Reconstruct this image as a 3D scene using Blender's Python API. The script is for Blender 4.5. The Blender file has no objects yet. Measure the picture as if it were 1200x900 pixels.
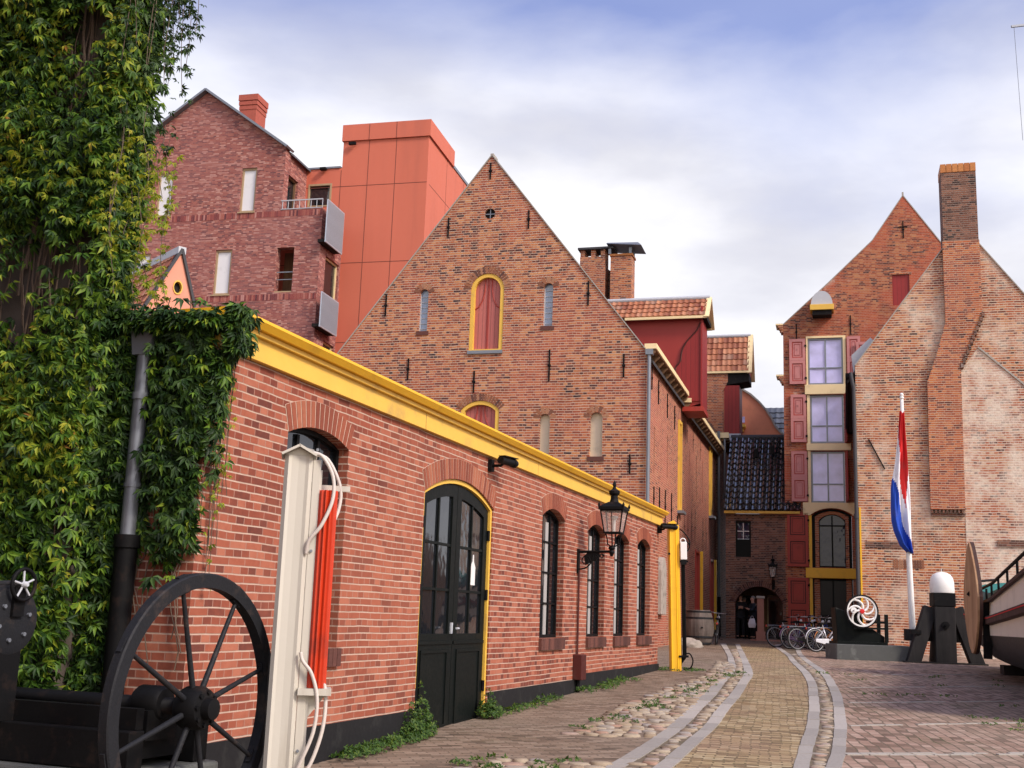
import bpy, bmesh, math, random
from mathutils import Vector, Matrix, noise
from mathutils.geometry import tessellate_polygon
import numpy as np
random.seed(7); rng = np.random.default_rng(7)
S = bpy.context.scene
COL = S.collection
PI = math.pi
R = math.radians

# ------------------------------------------------------------------ mesh helpers
class MB:
    def __init__(s): s.v = []; s.f = []
    def add(s, vs, fs):
        o = len(s.v); s.v += [tuple(p) for p in vs]; s.f += [tuple(i+o for i in f) for f in fs]; return s
    def box(s, x0, x1, y0, y1, z0, z1):
        return s.add([(x0,y0,z0),(x1,y0,z0),(x1,y1,z0),(x0,y1,z0),(x0,y0,z1),(x1,y0,z1),(x1,y1,z1),(x0,y1,z1)],
                     [(0,3,2,1),(4,5,6,7),(0,1,5,4),(1,2,6,5),(2,3,7,6),(3,0,4,7)])
    def mbox(s, m, u0, u1, z0, z1, d0, d1):
        P = [m(u,z,d) for d in (d0,d1) for u,z in ((u0,z0),(u1,z0),(u1,z1),(u0,z1))]
        return s.add(P, [(0,1,2,3),(7,6,5,4),(0,4,5,1),(1,5,6,2),(2,6,7,3),(3,7,4,0)])
    def bar(s, a, b, w, h=None, up=(0,0,1)):
        h = h or w; a = Vector(a); b = Vector(b); d = (b-a).normalized(); up = Vector(up)
        if abs(d.dot(up)) > .97: up = Vector((1,0,0)) if abs(d.x) < .9 else Vector((0,1,0))
        r = d.cross(up).normalized(); q = r.cross(d)
        P = [p + r*(sx*w/2) + q*(sz*h/2) for p in (a,b) for sx,sz in ((-1,-1),(1,-1),(1,1),(-1,1))]
        return s.add(P, [(3,2,1,0),(4,5,6,7),(0,1,5,4),(1,2,6,5),(2,3,7,6),(3,0,4,7)])
    def prism(s, poly, m, d0, d1, holes=()):
        loops = [list(poly)] + [list(h) for h in holes]
        flat = [p for l in loops for p in l]; n = len(flat)
        tris = tessellate_polygon([[Vector((p[0],p[1],0)) for p in l] for l in loops])
        V = [m(p[0],p[1],d0) for p in flat] + [m(p[0],p[1],d1) for p in flat]
        F = [tuple(t) for t in tris] + [tuple(i+n for i in reversed(t)) for t in tris]
        o = 0
        for l in loops:
            k = len(l)
            for i in range(k):
                a, b = o+i, o+(i+1) % k
                F.append((a, b, b+n, a+n))
            o += k
        return s.add(V, F)
    def ring(s, outer, inner, m, d0, d1, closed=True):
        n = len(outer); V = [m(p[0],p[1],d) for l,d in ((outer,d0),(inner,d0),(outer,d1),(inner,d1)) for p in l]
        F = []
        for i in range(n if closed else n-1):
            j = (i+1) % n
            F += [(i,j,n+j,n+i),(2*n+j,2*n+i,3*n+i,3*n+j),(j,i,2*n+i,2*n+j),(n+i,n+j,3*n+j,3*n+i)]
        if not closed:
            F += [(0,n,3*n,2*n),(n-1,3*n-1,4*n-1,2*n-1)]
        return s.add(V, F)
    def tube(s, path, r, n=8, caps=True, closed=False):
        path = [Vector(p) for p in path]; k = len(path)
        rs = r if isinstance(r,(list,tuple)) else [r]*k
        V = []; prev = None
        for i,p in enumerate(path):
            if closed: t = path[(i+1)%k]-path[i-1]
            else: t = path[min(i+1,k-1)]-path[max(i-1,0)]
            t.normalize()
            if prev is None:
                a = Vector((0,0,1)) if abs(t.z) < .9 else Vector((1,0,0))
                q = t.cross(a).normalized()
            else:
                q = (prev - t*prev.dot(t)).normalized()
            prev = q; w = t.cross(q)
            for j in range(n):
                a = 2*PI*j/n; V.append(p + (q*math.cos(a)+w*math.sin(a))*rs[i])
        F = []
        for i in range(k if closed else k-1):
            i2 = (i+1) % k
            for j in range(n):
                F.append((i*n+j, i*n+(j+1)%n, i2*n+(j+1)%n, i2*n+j))
        if caps and not closed:
            F += [tuple(range(n))[::-1], tuple((k-1)*n+j for j in range(n))]
        return s.add(V, F)
    def lathe(s, prof, c=(0,0,0), n=20, axis='z', caps=True):
        V = []
        for r,h in prof:
            for j in range(n):
                a = 2*PI*j/n; x, y = r*math.cos(a), r*math.sin(a)
                p = {'z':(x,y,h),'x':(h,x,y),'y':(x,h,y)}[axis]
                V.append((p[0]+c[0],p[1]+c[1],p[2]+c[2]))
        F = []
        for i in range(len(prof)-1):
            for j in range(n): F.append((i*n+j,i*n+(j+1)%n,(i+1)*n+(j+1)%n,(i+1)*n+j))
        if caps: F += [tuple(range(n))[::-1], tuple((len(prof)-1)*n+j for j in range(n))]
        return s.add(V, F)
    def torus(s, c, r0, r1, axis='y', n=32, k=8):
        path = []
        for i in range(n):
            a = 2*PI*i/n; x, z = r0*math.cos(a), r0*math.sin(a)
            path.append({'y':(c[0]+x,c[1],c[2]+z),'x':(c[0],c[1]+x,c[2]+z),'z':(c[0]+x,c[1]+z,c[2])}[axis])
        return s.tube(path, r1, k, closed=True)
    def build(s, name, mat, parent=None, smooth=False, bevel=0, recalc=True, xf=None):
        me = bpy.data.meshes.new(name); me.from_pydata(s.v, [], s.f); me.update()
        if xf is not None: me.transform(xf)
        if recalc:
            b = bmesh.new(); b.from_mesh(me); bmesh.ops.recalc_face_normals(b, faces=b.faces)
            b.to_mesh(me); b.free()
        if smooth:
            me.polygons.foreach_set('use_smooth', [True]*len(me.polygons))
        o = bpy.data.objects.new(name, me); COL.objects.link(o)
        if mat: me.materials.append(mat)
        if parent: o.parent = parent
        if smooth == 'auto':
            try:
                b = bmesh.new(); b.from_mesh(me)
                for e in b.edges:
                    if len(e.link_faces) == 2 and e.calc_face_angle(0) > R(38): e.smooth = False
                b.to_mesh(me); b.free()
            except Exception: pass
        if bevel:
            md = o.modifiers.new('bevel','BEVEL'); md.width = bevel; md.segments = 2; md.limit_method = 'ANGLE'; md.angle_limit = R(40)
        return o

def tag(o, label=None, cat=None, group=None, kind=None):
    for k,v in (('label',label),('category',cat),('group',group),('kind',kind)):
        if v: o[k] = v
    return o
def thing(name, label, cat, loc=(0,0,0), az=0, group=None):
    o = bpy.data.objects.new(name, None); COL.objects.link(o); o.empty_display_size = .2
    o.location = loc; o.rotation_euler = (0,0,-R(az))
    return tag(o, label, cat, group)
def copy_tree(o, parent=None):
    c = o.copy(); COL.objects.link(c)
    if parent: c.parent = parent
    for ch in list(o.children): copy_tree(ch, c)
    return c
front = lambda u,z,d: (u, d, z)          # wall facing -y of its building, depth inwards
side  = lambda u,z,d: (-d, u, z)         # wall facing +x of its building
def off(m, k): return lambda u,z,d: m(u,z,d+k)
def arch(u0,u1,z0,zs,zt,n=12):
    c = (u0+u1)/2; w = (u1-u0)/2; h = max(zt-zs,1e-3)
    rad = (w*w+h*h)/(2*h); cz = zt-rad; a0 = math.asin(min(1,w/rad))
    if h > w: a0 = PI-a0
    P = [(u0,z0),(u1,z0)]
    for i in range(n+1):
        a = a0 - 2*a0*i/n
        P.append((c+rad*math.sin(a), cz+rad*math.cos(a)))
    return P
def rect(u0,u1,z0,z1): return [(u0,z0),(u1,z0),(u1,z1),(u0,z1)]
def gz(Y):
    if Y < 0: return .0245*max(Y,-20)
    if Y < 20: return .0245*Y
    if Y < 28:
        t = Y-20; return .49 + .0245*t - (.0245-.013)*t*t/16
    return min(.49+.196-.0115*4 + .013*(Y-28), 1.0)

# ------------------------------------------------------------------ materials
def nodes(name):
    m = bpy.data.materials.new(name); m.use_nodes = True
    nt = m.node_tree; b = nt.nodes['Principled BSDF']
    return m, nt, b
def N(nt, typ, **kw):
    n = nt.nodes.new(typ)
    for k,v in kw.items():
        if k in n.inputs.keys(): n.inputs[k].default_value = v
        else: setattr(n, k, v)
    return n
def ramp(nt, stops, interp='LINEAR'):
    n = nt.nodes.new('ShaderNodeValToRGB'); e = n.color_ramp; e.interpolation = interp
    while len(e.elements) < len(stops): e.elements.new(.5)
    for el,(p,c) in zip(e.elements, stops):
        el.position = p; el.color = (*c,1) if len(c) == 3 else c
    return n
def mix(nt, fac, a, b, mode='MIX'):
    n = nt.nodes.new('ShaderNodeMix'); n.data_type = 'RGBA'; n.blend_type = mode
    for sock,val in ((n.inputs[0],fac),(n.inputs[6],a),(n.inputs[7],b)):
        if hasattr(val,'is_linked'): nt.links.new(val, sock)
        elif isinstance(val,(int,float)): sock.default_value = val
        else: sock.default_value = (*val,1)
    return n.outputs[2]
def math_(nt, op, a, b=0.0, clamp=False):
    n = nt.nodes.new('ShaderNodeMath'); n.operation = op; n.use_clamp = clamp
    for i,v in enumerate((a,b)):
        if hasattr(v,'is_linked'): nt.links.new(v, n.inputs[i])
        else: n.inputs[i].default_value = v
    return n.outputs[0]
def wallcoord(nt):
    tc = N(nt,'ShaderNodeTexCoord'); sp = N(nt,'ShaderNodeSeparateXYZ'); sn = N(nt,'ShaderNodeSeparateXYZ')
    nt.links.new(tc.outputs['Object'], sp.inputs[0]); nt.links.new(tc.outputs['Normal'], sn.inputs[0])
    ax = math_(nt,'ABSOLUTE',sn.outputs[0]); ay = math_(nt,'ABSOLUTE',sn.outputs[1]); az = math_(nt,'ABSOLUTE',sn.outputs[2])
    fx = math_(nt,'GREATER_THAN',ax,ay); fz = math_(nt,'GREATER_THAN',az,.7)
    u = N(nt,'ShaderNodeMix'); nt.links.new(fx,u.inputs[0]); nt.links.new(sp.outputs[0],u.inputs[2]); nt.links.new(sp.outputs[1],u.inputs[3])
    v = N(nt,'ShaderNodeMix'); nt.links.new(fz,v.inputs[0]); nt.links.new(sp.outputs[2],v.inputs[2]); nt.links.new(sp.outputs[1],v.inputs[3])
    cb = N(nt,'ShaderNodeCombineXYZ'); nt.links.new(u.outputs[0],cb.inputs[0]); nt.links.new(v.outputs[0],cb.inputs[1])
    return tc, cb.outputs[0]
def noise_(nt, vec, scale, detail=3, rough=.55, out=0):
    n = N(nt,'ShaderNodeTexNoise'); n.inputs['Scale'].default_value = scale; n.inputs['Detail'].default_value = detail
    n.inputs['Roughness'].default_value = rough
    if vec is not None: nt.links.new(vec, n.inputs['Vector'])
    return n.outputs[out]
def bump(nt, b, h, strength, dist=.01, prev=None):
    n = N(nt,'ShaderNodeBump'); n.inputs['Strength'].default_value = strength; n.inputs['Distance'].default_value = dist
    nt.links.new(h, n.inputs['Height'])
    if prev: nt.links.new(prev, n.inputs['Normal'])
    nt.links.new(n.outputs[0], b.inputs['Normal']); return n.outputs[0]

def brick(name, cols, mortar, bw=.215, bh=.064, mort=.006, squash=.5, patch=None, patch_amt=.35, white=None, stain=.5, wob=.004, floor=False, rot=0, moss=None, vj=.5, dark=None):
    """cols: four colours of single bricks; patch: colour of large repaired areas; white: (colour, low, high) old limewash left in patches"""
    m, nt, b = nodes(name)
    if floor:
        tc = N(nt,'ShaderNodeTexCoord'); mp = N(nt,'ShaderNodeMapping'); mp.inputs['Rotation'].default_value = (0,0,rot)
        nt.links.new(tc.outputs['Object'], mp.inputs[0]); co = mp.outputs[0]
    else: tc, co = wallcoord(nt)
    ob = tc.outputs['Object']
    nz = N(nt,'ShaderNodeTexNoise'); nz.inputs['Scale'].default_value = 1.7; nz.inputs['Detail'].default_value = 3; nt.links.new(ob, nz.inputs['Vector'])
    sub = N(nt,'ShaderNodeVectorMath', operation='SUBTRACT'); nt.links.new(nz.outputs['Color'], sub.inputs[0]); sub.inputs[1].default_value = (.5,.5,.5)
    sc = N(nt,'ShaderNodeVectorMath', operation='SCALE'); nt.links.new(sub.outputs[0], sc.inputs[0]); sc.inputs['Scale'].default_value = wob*8
    ad = N(nt,'ShaderNodeVectorMath', operation='ADD'); nt.links.new(co, ad.inputs[0]); nt.links.new(sc.outputs[0], ad.inputs[1])
    bt = N(nt,'ShaderNodeTexBrick'); bt.offset = .5; bt.squash = squash; bt.squash_frequency = 2
    for k,v in (('Scale',1),('Mortar Size',mort),('Mortar Smooth',.25),('Bias',0),('Brick Width',bw),('Row Height',bh)): bt.inputs[k].default_value = v
    bt.inputs['Color1'].default_value = (0,0,0,1); bt.inputs['Color2'].default_value = (1,1,1,1); bt.inputs['Mortar'].default_value = (.5,.5,.5,1)
    nt.links.new(ad.outputs[0], bt.inputs['Vector'])
    fine = noise_(nt, ob, 14, 4, .65); big = noise_(nt, ob, .45, 4, .6); mid = noise_(nt, ob, 2.3, 4, .6)
    t = math_(nt,'ADD', bt.outputs['Color'], math_(nt,'MULTIPLY', math_(nt,'SUBTRACT', fine, .5), .5), clamp=True)
    rp = ramp(nt, [(0,cols[0]),(.3,cols[1]),(.65,cols[2]),(.97,cols[3])]); nt.links.new(t, rp.inputs[0])
    c = rp.outputs[0]
    if patch:
        pf = ramp(nt, [(.46,(0,0,0)),(.6,(1,1,1))]); nt.links.new(big, pf.inputs[0])
        c = mix(nt, math_(nt,'MULTIPLY',pf.outputs[0],patch_amt), c, patch)
    c = mix(nt, math_(nt,'MULTIPLY', mid, stain), c, (.62,.58,.55), 'MULTIPLY')
    mc = mix(nt, mid, tuple(x*.72 for x in mortar), mortar)
    if dark:     # soot and old repairs in patches with ragged outlines
        dn = noise_(nt, ob, dark[3] if len(dark) > 3 else .9, 7, .7); df = ramp(nt, [(dark[1],(0,0,0)),(dark[2],(1,1,1))]); nt.links.new(dn, df.inputs[0])
        c = mix(nt, math_(nt,'MULTIPLY', df.outputs[0], .75), c, dark[0], 'MULTIPLY')
    sv = N(nt,'ShaderNodeSeparateXYZ'); nt.links.new(ad.outputs[0], sv.inputs[0])
    fr = math_(nt,'FRACT', math_(nt,'DIVIDE', sv.outputs[1], bh)); ed = math_(nt,'MULTIPLY', math_(nt,'MINIMUM', fr, math_(nt,'SUBTRACT',1.0,fr)), bh)
    mr = N(nt,'ShaderNodeMapRange', interpolation_type='SMOOTHSTEP'); nt.links.new(ed, mr.inputs[0])
    for i_,v_ in ((1,mort*.65),(2,mort*1.5),(3,1.0),(4,0.0)): mr.inputs[i_].default_value = v_
    jn = math_(nt,'MULTIPLY', math_(nt,'MAXIMUM', mr.outputs[0], math_(nt,'MULTIPLY', bt.outputs['Fac'], vj)), math_(nt,'ADD', math_(nt,'MULTIPLY', mid, .6), .55, clamp=True))
    c = mix(nt, jn, c, mc)
    if white:
        wn = noise_(nt, ob, white[3] if len(white) > 3 else .7, 6, .68)
        wf = ramp(nt, [(white[1],(0,0,0)),(white[2],(1,1,1))]); nt.links.new(wn, wf.inputs[0])
        f2 = math_(nt,'MULTIPLY', wf.outputs[0], math_(nt,'ADD', math_(nt,'MULTIPLY', fine, 1.3), .05, clamp=True), clamp=True)
        c = mix(nt, f2, c, white[0])
    if moss:
        mn = noise_(nt, ob, .8, 6, .7); mf = ramp(nt, [(moss[1],(0,0,0)),(moss[2],(1,1,1))]); nt.links.new(mn, mf.inputs[0])
        jf = math_(nt,'MULTIPLY', mf.outputs[0], math_(nt,'ADD', math_(nt,'MULTIPLY',bt.outputs['Fac'],.8), .22), clamp=True)
        c = mix(nt, jf, c, moss[0])
    nt.links.new(c, b.inputs['Base Color'])
    b.inputs['Roughness'].default_value = .85; b.inputs['Specular IOR Level'].default_value = .25
    inv = math_(nt,'SUBTRACT', 1.0, bt.outputs['Fac'])
    h = math_(nt,'ADD', inv, math_(nt,'MULTIPLY', fine, .55)); h = math_(nt,'ADD', h, math_(nt,'MULTIPLY', bt.outputs['Color'], .25))
    bump(nt, b, h, .8, .007 if not floor else .012)
    return m
def paint(name, col, rough=.45, var=.25, scale=6, metal=0, spec=.4, dirt=(.1,.08,.06), dirt_amt=.25, bmp=.15, streak=False):
    m, nt, b = nodes(name); tc = N(nt,'ShaderNodeTexCoord')
    v = tc.outputs['Object']
    if streak:
        mp = N(nt,'ShaderNodeMapping'); mp.inputs['Scale'].default_value = (1,1,.12); nt.links.new(v, mp.inputs[0]); v = mp.outputs[0]
    n1 = noise_(nt, v, scale, 5, .62); n2 = noise_(nt, tc.outputs['Object'], scale*7, 3)
    c = mix(nt, math_(nt,'MULTIPLY', n1, var*2, clamp=True), col, tuple(x*.6 for x in col))
    df = ramp(nt, [(.55,(0,0,0)),(.75,(1,1,1))]); nt.links.new(n1, df.inputs[0])
    c = mix(nt, math_(nt,'MULTIPLY', df.outputs[0], dirt_amt), c, dirt)
    nt.links.new(c, b.inputs['Base Color'])
    nt.links.new(math_(nt,'ADD', math_(nt,'MULTIPLY', n2, .25), rough-.12, clamp=True), b.inputs['Roughness'])
    b.inputs['Metallic'].default_value = metal; b.inputs['Specular IOR Level'].default_value = spec
    if bmp: bump(nt, b, n2, bmp, .004)
    return m
def wood(name, c1, c2, scale=9, rough=.75, stretch=(1,1,.08)):
    m, nt, b = nodes(name); tc = N(nt,'ShaderNodeTexCoord'); mp = N(nt,'ShaderNodeMapping'); mp.inputs['Scale'].default_value = stretch
    nt.links.new(tc.outputs['Object'], mp.inputs[0])
    n1 = noise_(nt, mp.outputs[0], scale, 6, .65); n2 = noise_(nt, tc.outputs['Object'], 2.2, 3)
    t = math_(nt,'ADD', math_(nt,'MULTIPLY',n1,.7), math_(nt,'MULTIPLY',n2,.35))
    rp = ramp(nt, [(.3,c1),(.72,c2)]); nt.links.new(t, rp.inputs[0]); nt.links.new(rp.outputs[0], b.inputs['Base Color'])
    b.inputs['Roughness'].default_value = rough; b.inputs['Specular IOR Level'].default_value = .3
    bump(nt, b, n1, .4, .006); return m
def boards(name, col, pitch=.1, axis='h', rough=.5, dark=.45):
    """painted vertical boarding: narrow grooves, each board its own tint"""
    m, nt, b = nodes(name); tc, co = wallcoord(nt)
    sp = N(nt,'ShaderNodeSeparateXYZ'); nt.links.new(co, sp.inputs[0])
    x = math_(nt,'DIVIDE', sp.outputs[0], pitch); fr = math_(nt,'FRACT', x); fl = math_(nt,'FLOOR', x)
    gr = math_(nt,'GREATER_THAN', math_(nt,'ABSOLUTE', math_(nt,'SUBTRACT', fr, .5)), .44)
    wn = N(nt,'ShaderNodeTexWhiteNoise', noise_dimensions='1D'); nt.links.new(fl, wn.inputs['W'])
    n1 = noise_(nt, tc.outputs['Object'], 5, 5, .6)
    c = mix(nt, math_(nt,'MULTIPLY', wn.outputs[0], .5), col, tuple(k*.72 for k in col))
    c = mix(nt, math_(nt,'MULTIPLY', n1, .5), c, tuple(k*.7 for k in col))
    c = mix(nt, gr, c, tuple(k*dark for k in col))
    nt.links.new(c, b.inputs['Base Color']); b.inputs['Roughness'].default_value = rough; b.inputs['Specular IOR Level'].default_value = .35
    bump(nt, b, math_(nt,'SUBTRACT',1.0,gr), .6, .008); return m
def glass(name, col=(.012,.014,.018), rough=.04, spec=.8, wav=.03, coat=0):
    m, nt, b = nodes(name); tc = N(nt,'ShaderNodeTexCoord')
    n1 = noise_(nt, tc.outputs['Object'], 1.6, 3)
    c = mix(nt, n1, tuple(k*.55 for k in col), tuple(k*1.45 for k in col)); nt.links.new(c, b.inputs['Base Color'])
    b.inputs['Roughness'].default_value = rough; b.inputs['Specular IOR Level'].default_value = spec; b.inputs['IOR'].default_value = 1.6
    b.inputs['Coat Weight'].default_value = coat; b.inputs['Coat Roughness'].default_value = .03
    bump(nt, b, n1, wav, .05); return m
def island(name, stops, rough=.8, spec=.25, bmp=.4, scale=25, dist=.006):
    """each loose piece (brick of an arch, cobble) its own tint"""
    m, nt, b = nodes(name); g = N(nt,'ShaderNodeNewGeometry'); tc = N(nt,'ShaderNodeTexCoord')
    rp = ramp(nt, stops); nt.links.new(g.outputs['Random Per Island'], rp.inputs[0])
    n1 = noise_(nt, tc.outputs['Object'], scale, 5, .65)
    c = mix(nt, math_(nt,'MULTIPLY',n1,.8), rp.outputs[0], (.45,.42,.4), 'MULTIPLY')
    nt.links.new(c, b.inputs['Base Color']); b.inputs['Roughness'].default_value = rough; b.inputs['Specular IOR Level'].default_value = spec
    bump(nt, b, n1, bmp, dist); return m
def leafmat(name, stops, trans=.35):
    m, nt, b = nodes(name); g = N(nt,'ShaderNodeNewGeometry'); tc = N(nt,'ShaderNodeTexCoord')
    n1 = noise_(nt, tc.outputs['Object'], 1.1, 3)
    t = math_(nt,'ADD', math_(nt,'MULTIPLY', g.outputs['Random Per Island'], .75), math_(nt,'MULTIPLY', math_(nt,'SUBTRACT',n1,.35), .9), clamp=True)
    rp = ramp(nt, stops); nt.links.new(t, rp.inputs[0])
    nt.links.new(rp.outputs[0], b.inputs['Base Color']); b.inputs['Roughness'].default_value = .5; b.inputs['Specular IOR Level'].default_value = .22
    tr = N(nt,'ShaderNodeBsdfTranslucent'); hs = mix(nt, 1.0, rp.outputs[0], (1.6,1.5,.5), 'MULTIPLY'); nt.links.new(hs, tr.inputs[0])
    ms = N(nt,'ShaderNodeMixShader'); ms.inputs[0].default_value = trans
    nt.links.new(b.outputs[0], ms.inputs[1]); nt.links.new(tr.outputs[0], ms.inputs[2])
    nt.links.new(ms.outputs[0], nt.nodes['Material Output'].inputs[0]); return m

M = {}
M['brick_low'] = brick('pink red brick', [(.14,.042,.03),(.25,.065,.038),(.335,.095,.053),(.42,.15,.09)], (.62,.46,.355), bw=.225, bh=.0625, mort=.0056, patch=(.42,.14,.08), patch_amt=.35, stain=.45, wob=.003, vj=.4, dark=((.6,.5,.5),.55,.75,1.3))
M['brick_lowgable'] = M['brick_low']
M['brick_main'] = brick('old orange brick', [(.055,.028,.028),(.28,.078,.038),(.45,.14,.055),(.58,.26,.11)], (.64,.51,.39), bw=.24, bh=.076, mort=.0095, patch=(.45,.105,.06), patch_amt=.5, stain=.4, wob=.006, dark=((.55,.42,.44),.54,.66,.55))
M['brick_side'] = brick('worn red side brick', [(.11,.038,.028),(.34,.085,.045),(.43,.125,.062),(.48,.2,.10)], (.55,.41,.31), bw=.24, bh=.07, mort=.008, patch=(.46,.115,.07), patch_amt=.6, wob=.006, dark=((.55,.45,.45),.56,.68,.6))
M['brick_dark'] = brick('sooty brown brick', [(.035,.024,.022),(.12,.055,.038),(.20,.085,.052),(.29,.14,.09)], (.34,.28,.23), bw=.24, bh=.07, mort=.008, patch=(.24,.09,.06), patch_amt=.4, white=((.55,.48,.44),.62,.74))
M['brick_apt'] = brick('mottled purple red brick', [(.14,.055,.06),(.28,.082,.07),(.37,.125,.095),(.52,.27,.22)], (.36,.22,.185), bw=.26, bh=.06, mort=.006, patch=(.36,.16,.15), patch_amt=.3, stain=.3)
M['brick_tower'] = brick('smooth orange red brick', [(.07,.03,.028),(.30,.075,.035),(.43,.125,.052),(.50,.21,.09)], (.48,.35,.26), bw=.24, bh=.07, mort=.007, patch=(.50,.095,.04), patch_amt=.9, wob=.006, dark=((.5,.42,.42),.56,.66,.6), white=((.6,.47,.37),.62,.72,.8))
M['brick_right'] = brick('limewashed old brick', [(.05,.03,.028),(.32,.085,.036),(.48,.145,.052),(.60,.30,.14)], (.70,.58,.44), bw=.24, bh=.078, mort=.0125, patch=(.38,.13,.08), patch_amt=.35, white=((.73,.63,.50),.49,.66,.5), dark=((.5,.40,.40),.52,.62,.6), wob=.008)
M['brick_lime'] = brick('pale limewashed brick', [(.10,.05,.04),(.38,.11,.055),(.50,.2,.10),(.60,.42,.28)], (.72,.63,.52), bw=.24, bh=.078, mort=.0125, white=((.74,.65,.53),.40,.58,.9), wob=.008, dark=((.62,.55,.5),.55,.7,.9))
M['brick_stack'] = brick('orange stack brick', [(.08,.035,.03),(.36,.09,.035),(.52,.15,.05),(.58,.23,.085)], (.60,.47,.35), bw=.24, bh=.072, mort=.009, patch=(.36,.11,.07), patch_amt=.4, wob=.007, dark=((.55,.45,.45),.56,.68,.8))
M['voussoir'] = island('arch brick', [(0,(.24,.065,.04)),(.5,(.36,.105,.058)),(1,(.46,.17,.095))])
M['voussoir_old'] = island('old arch brick', [(0,(.12,.06,.05)),(.5,(.36,.15,.08)),(1,(.46,.24,.14))])
M['mortar'] = paint('pale lime mortar', (.58,.43,.33), .9, .3, 8)
M['chimney_red'] = paint('red brick chimney', (.42,.10,.065), .85, .3, 6)
M['sill'] = island('sill brick', [(0,(.08,.035,.03)),(1,(.2,.08,.06))])
M['plinth'] = paint('black tarred plinth', (.006,.0055,.006), .8, .3, 4, dirt=(.05,.05,.045), dirt_amt=.5)
M['yellow'] = paint('yellow trim paint', (.82,.50,.075), .5, .3, 2.2, dirt=(.40,.25,.09), dirt_amt=.7)
M['yellow_deep'] = paint('deep yellow paint', (.90,.50,.022), .4, .15, 3, dirt=(.3,.15,.03), dirt_amt=.3)
M['cream'] = paint('cream yellow paint', (.90,.71,.39), .5, .15, 3, dirt=(.4,.28,.12), dirt_amt=.3)
M['black'] = paint('black iron', (.006,.006,.0065), .6, .3, 8, spec=.13, dirt=(.06,.035,.025), dirt_amt=.35)
M['black_door'] = paint('black green door paint', (.005,.0075,.0068), .5, .3, 4, spec=.14, dirt=(.025,.025,.02), dirt_amt=.3)
M['iron'] = paint('worn flywheel iron', (.016,.017,.02), .6, .5, 9, metal=.0, spec=.2, dirt=(.07,.05,.04), dirt_amt=.6, bmp=.6)
M['glass_dark'] = glass('dark window glass', (.010,.012,.015), .05, .7, .12)
M['glass_sky'] = glass('window glass painted with sky', (.55,.53,.86), .06, .6, .06)  # lavender sky reflection put into the pane colour
M['glass_blue'] = glass('blue grey shutter glass', (.22,.30,.42), .15, .6)
M['glass_tower'] = glass('reflecting tower glass', (.015,.015,.04), .03, .3, .35)
M['white_blind'] = paint('white window panel', (.72,.72,.72), .5, .1, 2)
M['pink_shutter'] = boards('faded pink red boarding', (.50,.145,.12), .13)
M['red_shutter'] = paint('dark red shutter paint', (.40,.042,.026), .5, .25, 4, dirt=(.14,.025,.018), dirt_amt=.4)
M['rose_shutter'] = paint('rose shutter paint with sky sheen', (.58,.23,.21), .5, .2, 4, dirt=(.42,.13,.11), dirt_amt=.4)  # paler than the lower shutters: sky reflection put into the colour
M['red_boards'] = boards('dark red dormer boarding', (.30,.022,.02), .16, dark=.6)
M['red_cheek'] = paint('red dormer cheek paint', (.34,.032,.024), .5, .2, 2.5, dirt=(.2,.03,.02), dirt_amt=.35, streak=True)
M['orange_panel'] = paint('orange facade panel', (.64,.165,.095), .7, .3, .7, dirt=(.44,.12,.075), dirt_amt=.6, bmp=.1, streak=True)
M['joint'] = paint('dark panel joint', (.16,.045,.03), .8, .1)
M['pink_plaster'] = paint('salmon plaster', (.72,.30,.20), .8, .15, 2, dirt=(.4,.16,.1), dirt_amt=.4)
M['zinc'] = paint('grey zinc', (.23,.25,.28), .42, .25, 6, metal=.5, dirt=(.35,.36,.38), dirt_amt=.3)
M['zinc_light'] = paint('pale zinc flashing', (.5,.52,.55), .5, .25, 5, dirt=(.7,.7,.72), dirt_amt=.4)
M['perf'] = paint('perforated grey metal', (.50,.54,.60), .45, .15, 30, metal=.4)
M['white'] = paint('white paint', (.78,.77,.74), .4, .1, 4, dirt=(.45,.42,.36), dirt_amt=.25)
M['greywhite'] = paint('greyed ivory paint', (.57,.54,.46), .45, .2, 3.5, dirt=(.30,.25,.18), dirt_amt=.6, streak=True)
M['orange_tube'] = paint('glossy orange red tube', (.60,.045,.010), .42, .4, 5, spec=.4, dirt=(.26,.03,.015), dirt_amt=.7)
M['tile_orange'] = island('orange clay pantile', [(0,(.26,.085,.045)),(.4,(.46,.17,.08)),(.8,(.56,.25,.13)),(1,(.36,.2,.14))], .6, .35)
M['tile_black'] = island('black glazed pantile', [(0,(.010,.011,.013)),(1,(.045,.047,.052))], .10, 1.0, .1); M['tile_black'].node_tree.nodes['Principled BSDF'].inputs['Coat Weight'].default_value = 1.0; M['tile_black'].node_tree.nodes['Principled BSDF'].inputs['Coat IOR'].default_value = 1.9; M['tile_black'].node_tree.nodes['Principled BSDF'].inputs['Coat Roughness'].default_value = .08
M['tile_grey'] = island('blue grey roof tile', [(0,(.07,.085,.11)),(1,(.14,.16,.2))], .5, .4)
M['slate'] = paint('dark roof', (.05,.05,.055), .7, .3, 3)
M['stone'] = paint('grey stone', (.22,.215,.2), .85, .4, 5, dirt=(.1,.1,.08), dirt_amt=.5, bmp=.6)
M['concrete'] = paint('weathered dark concrete', (.10,.105,.10), .85, .5, 3, dirt=(.25,.26,.24), dirt_amt=.5, bmp=.6)
M['boulder'] = paint('pale granite boulder', (.40,.35,.29), .85, .4, 5, dirt=(.15,.13,.1), dirt_amt=.6, bmp=.8)
M['relief'] = paint('weathered relief stone', (.46,.40,.34), .85, .6, 5, dirt=(.06,.05,.05), dirt_amt=.9, bmp=.9)
M['timber_black'] = wood('tarred timber', (.004,.004,.0045), (.026,.023,.022), 10)
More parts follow.
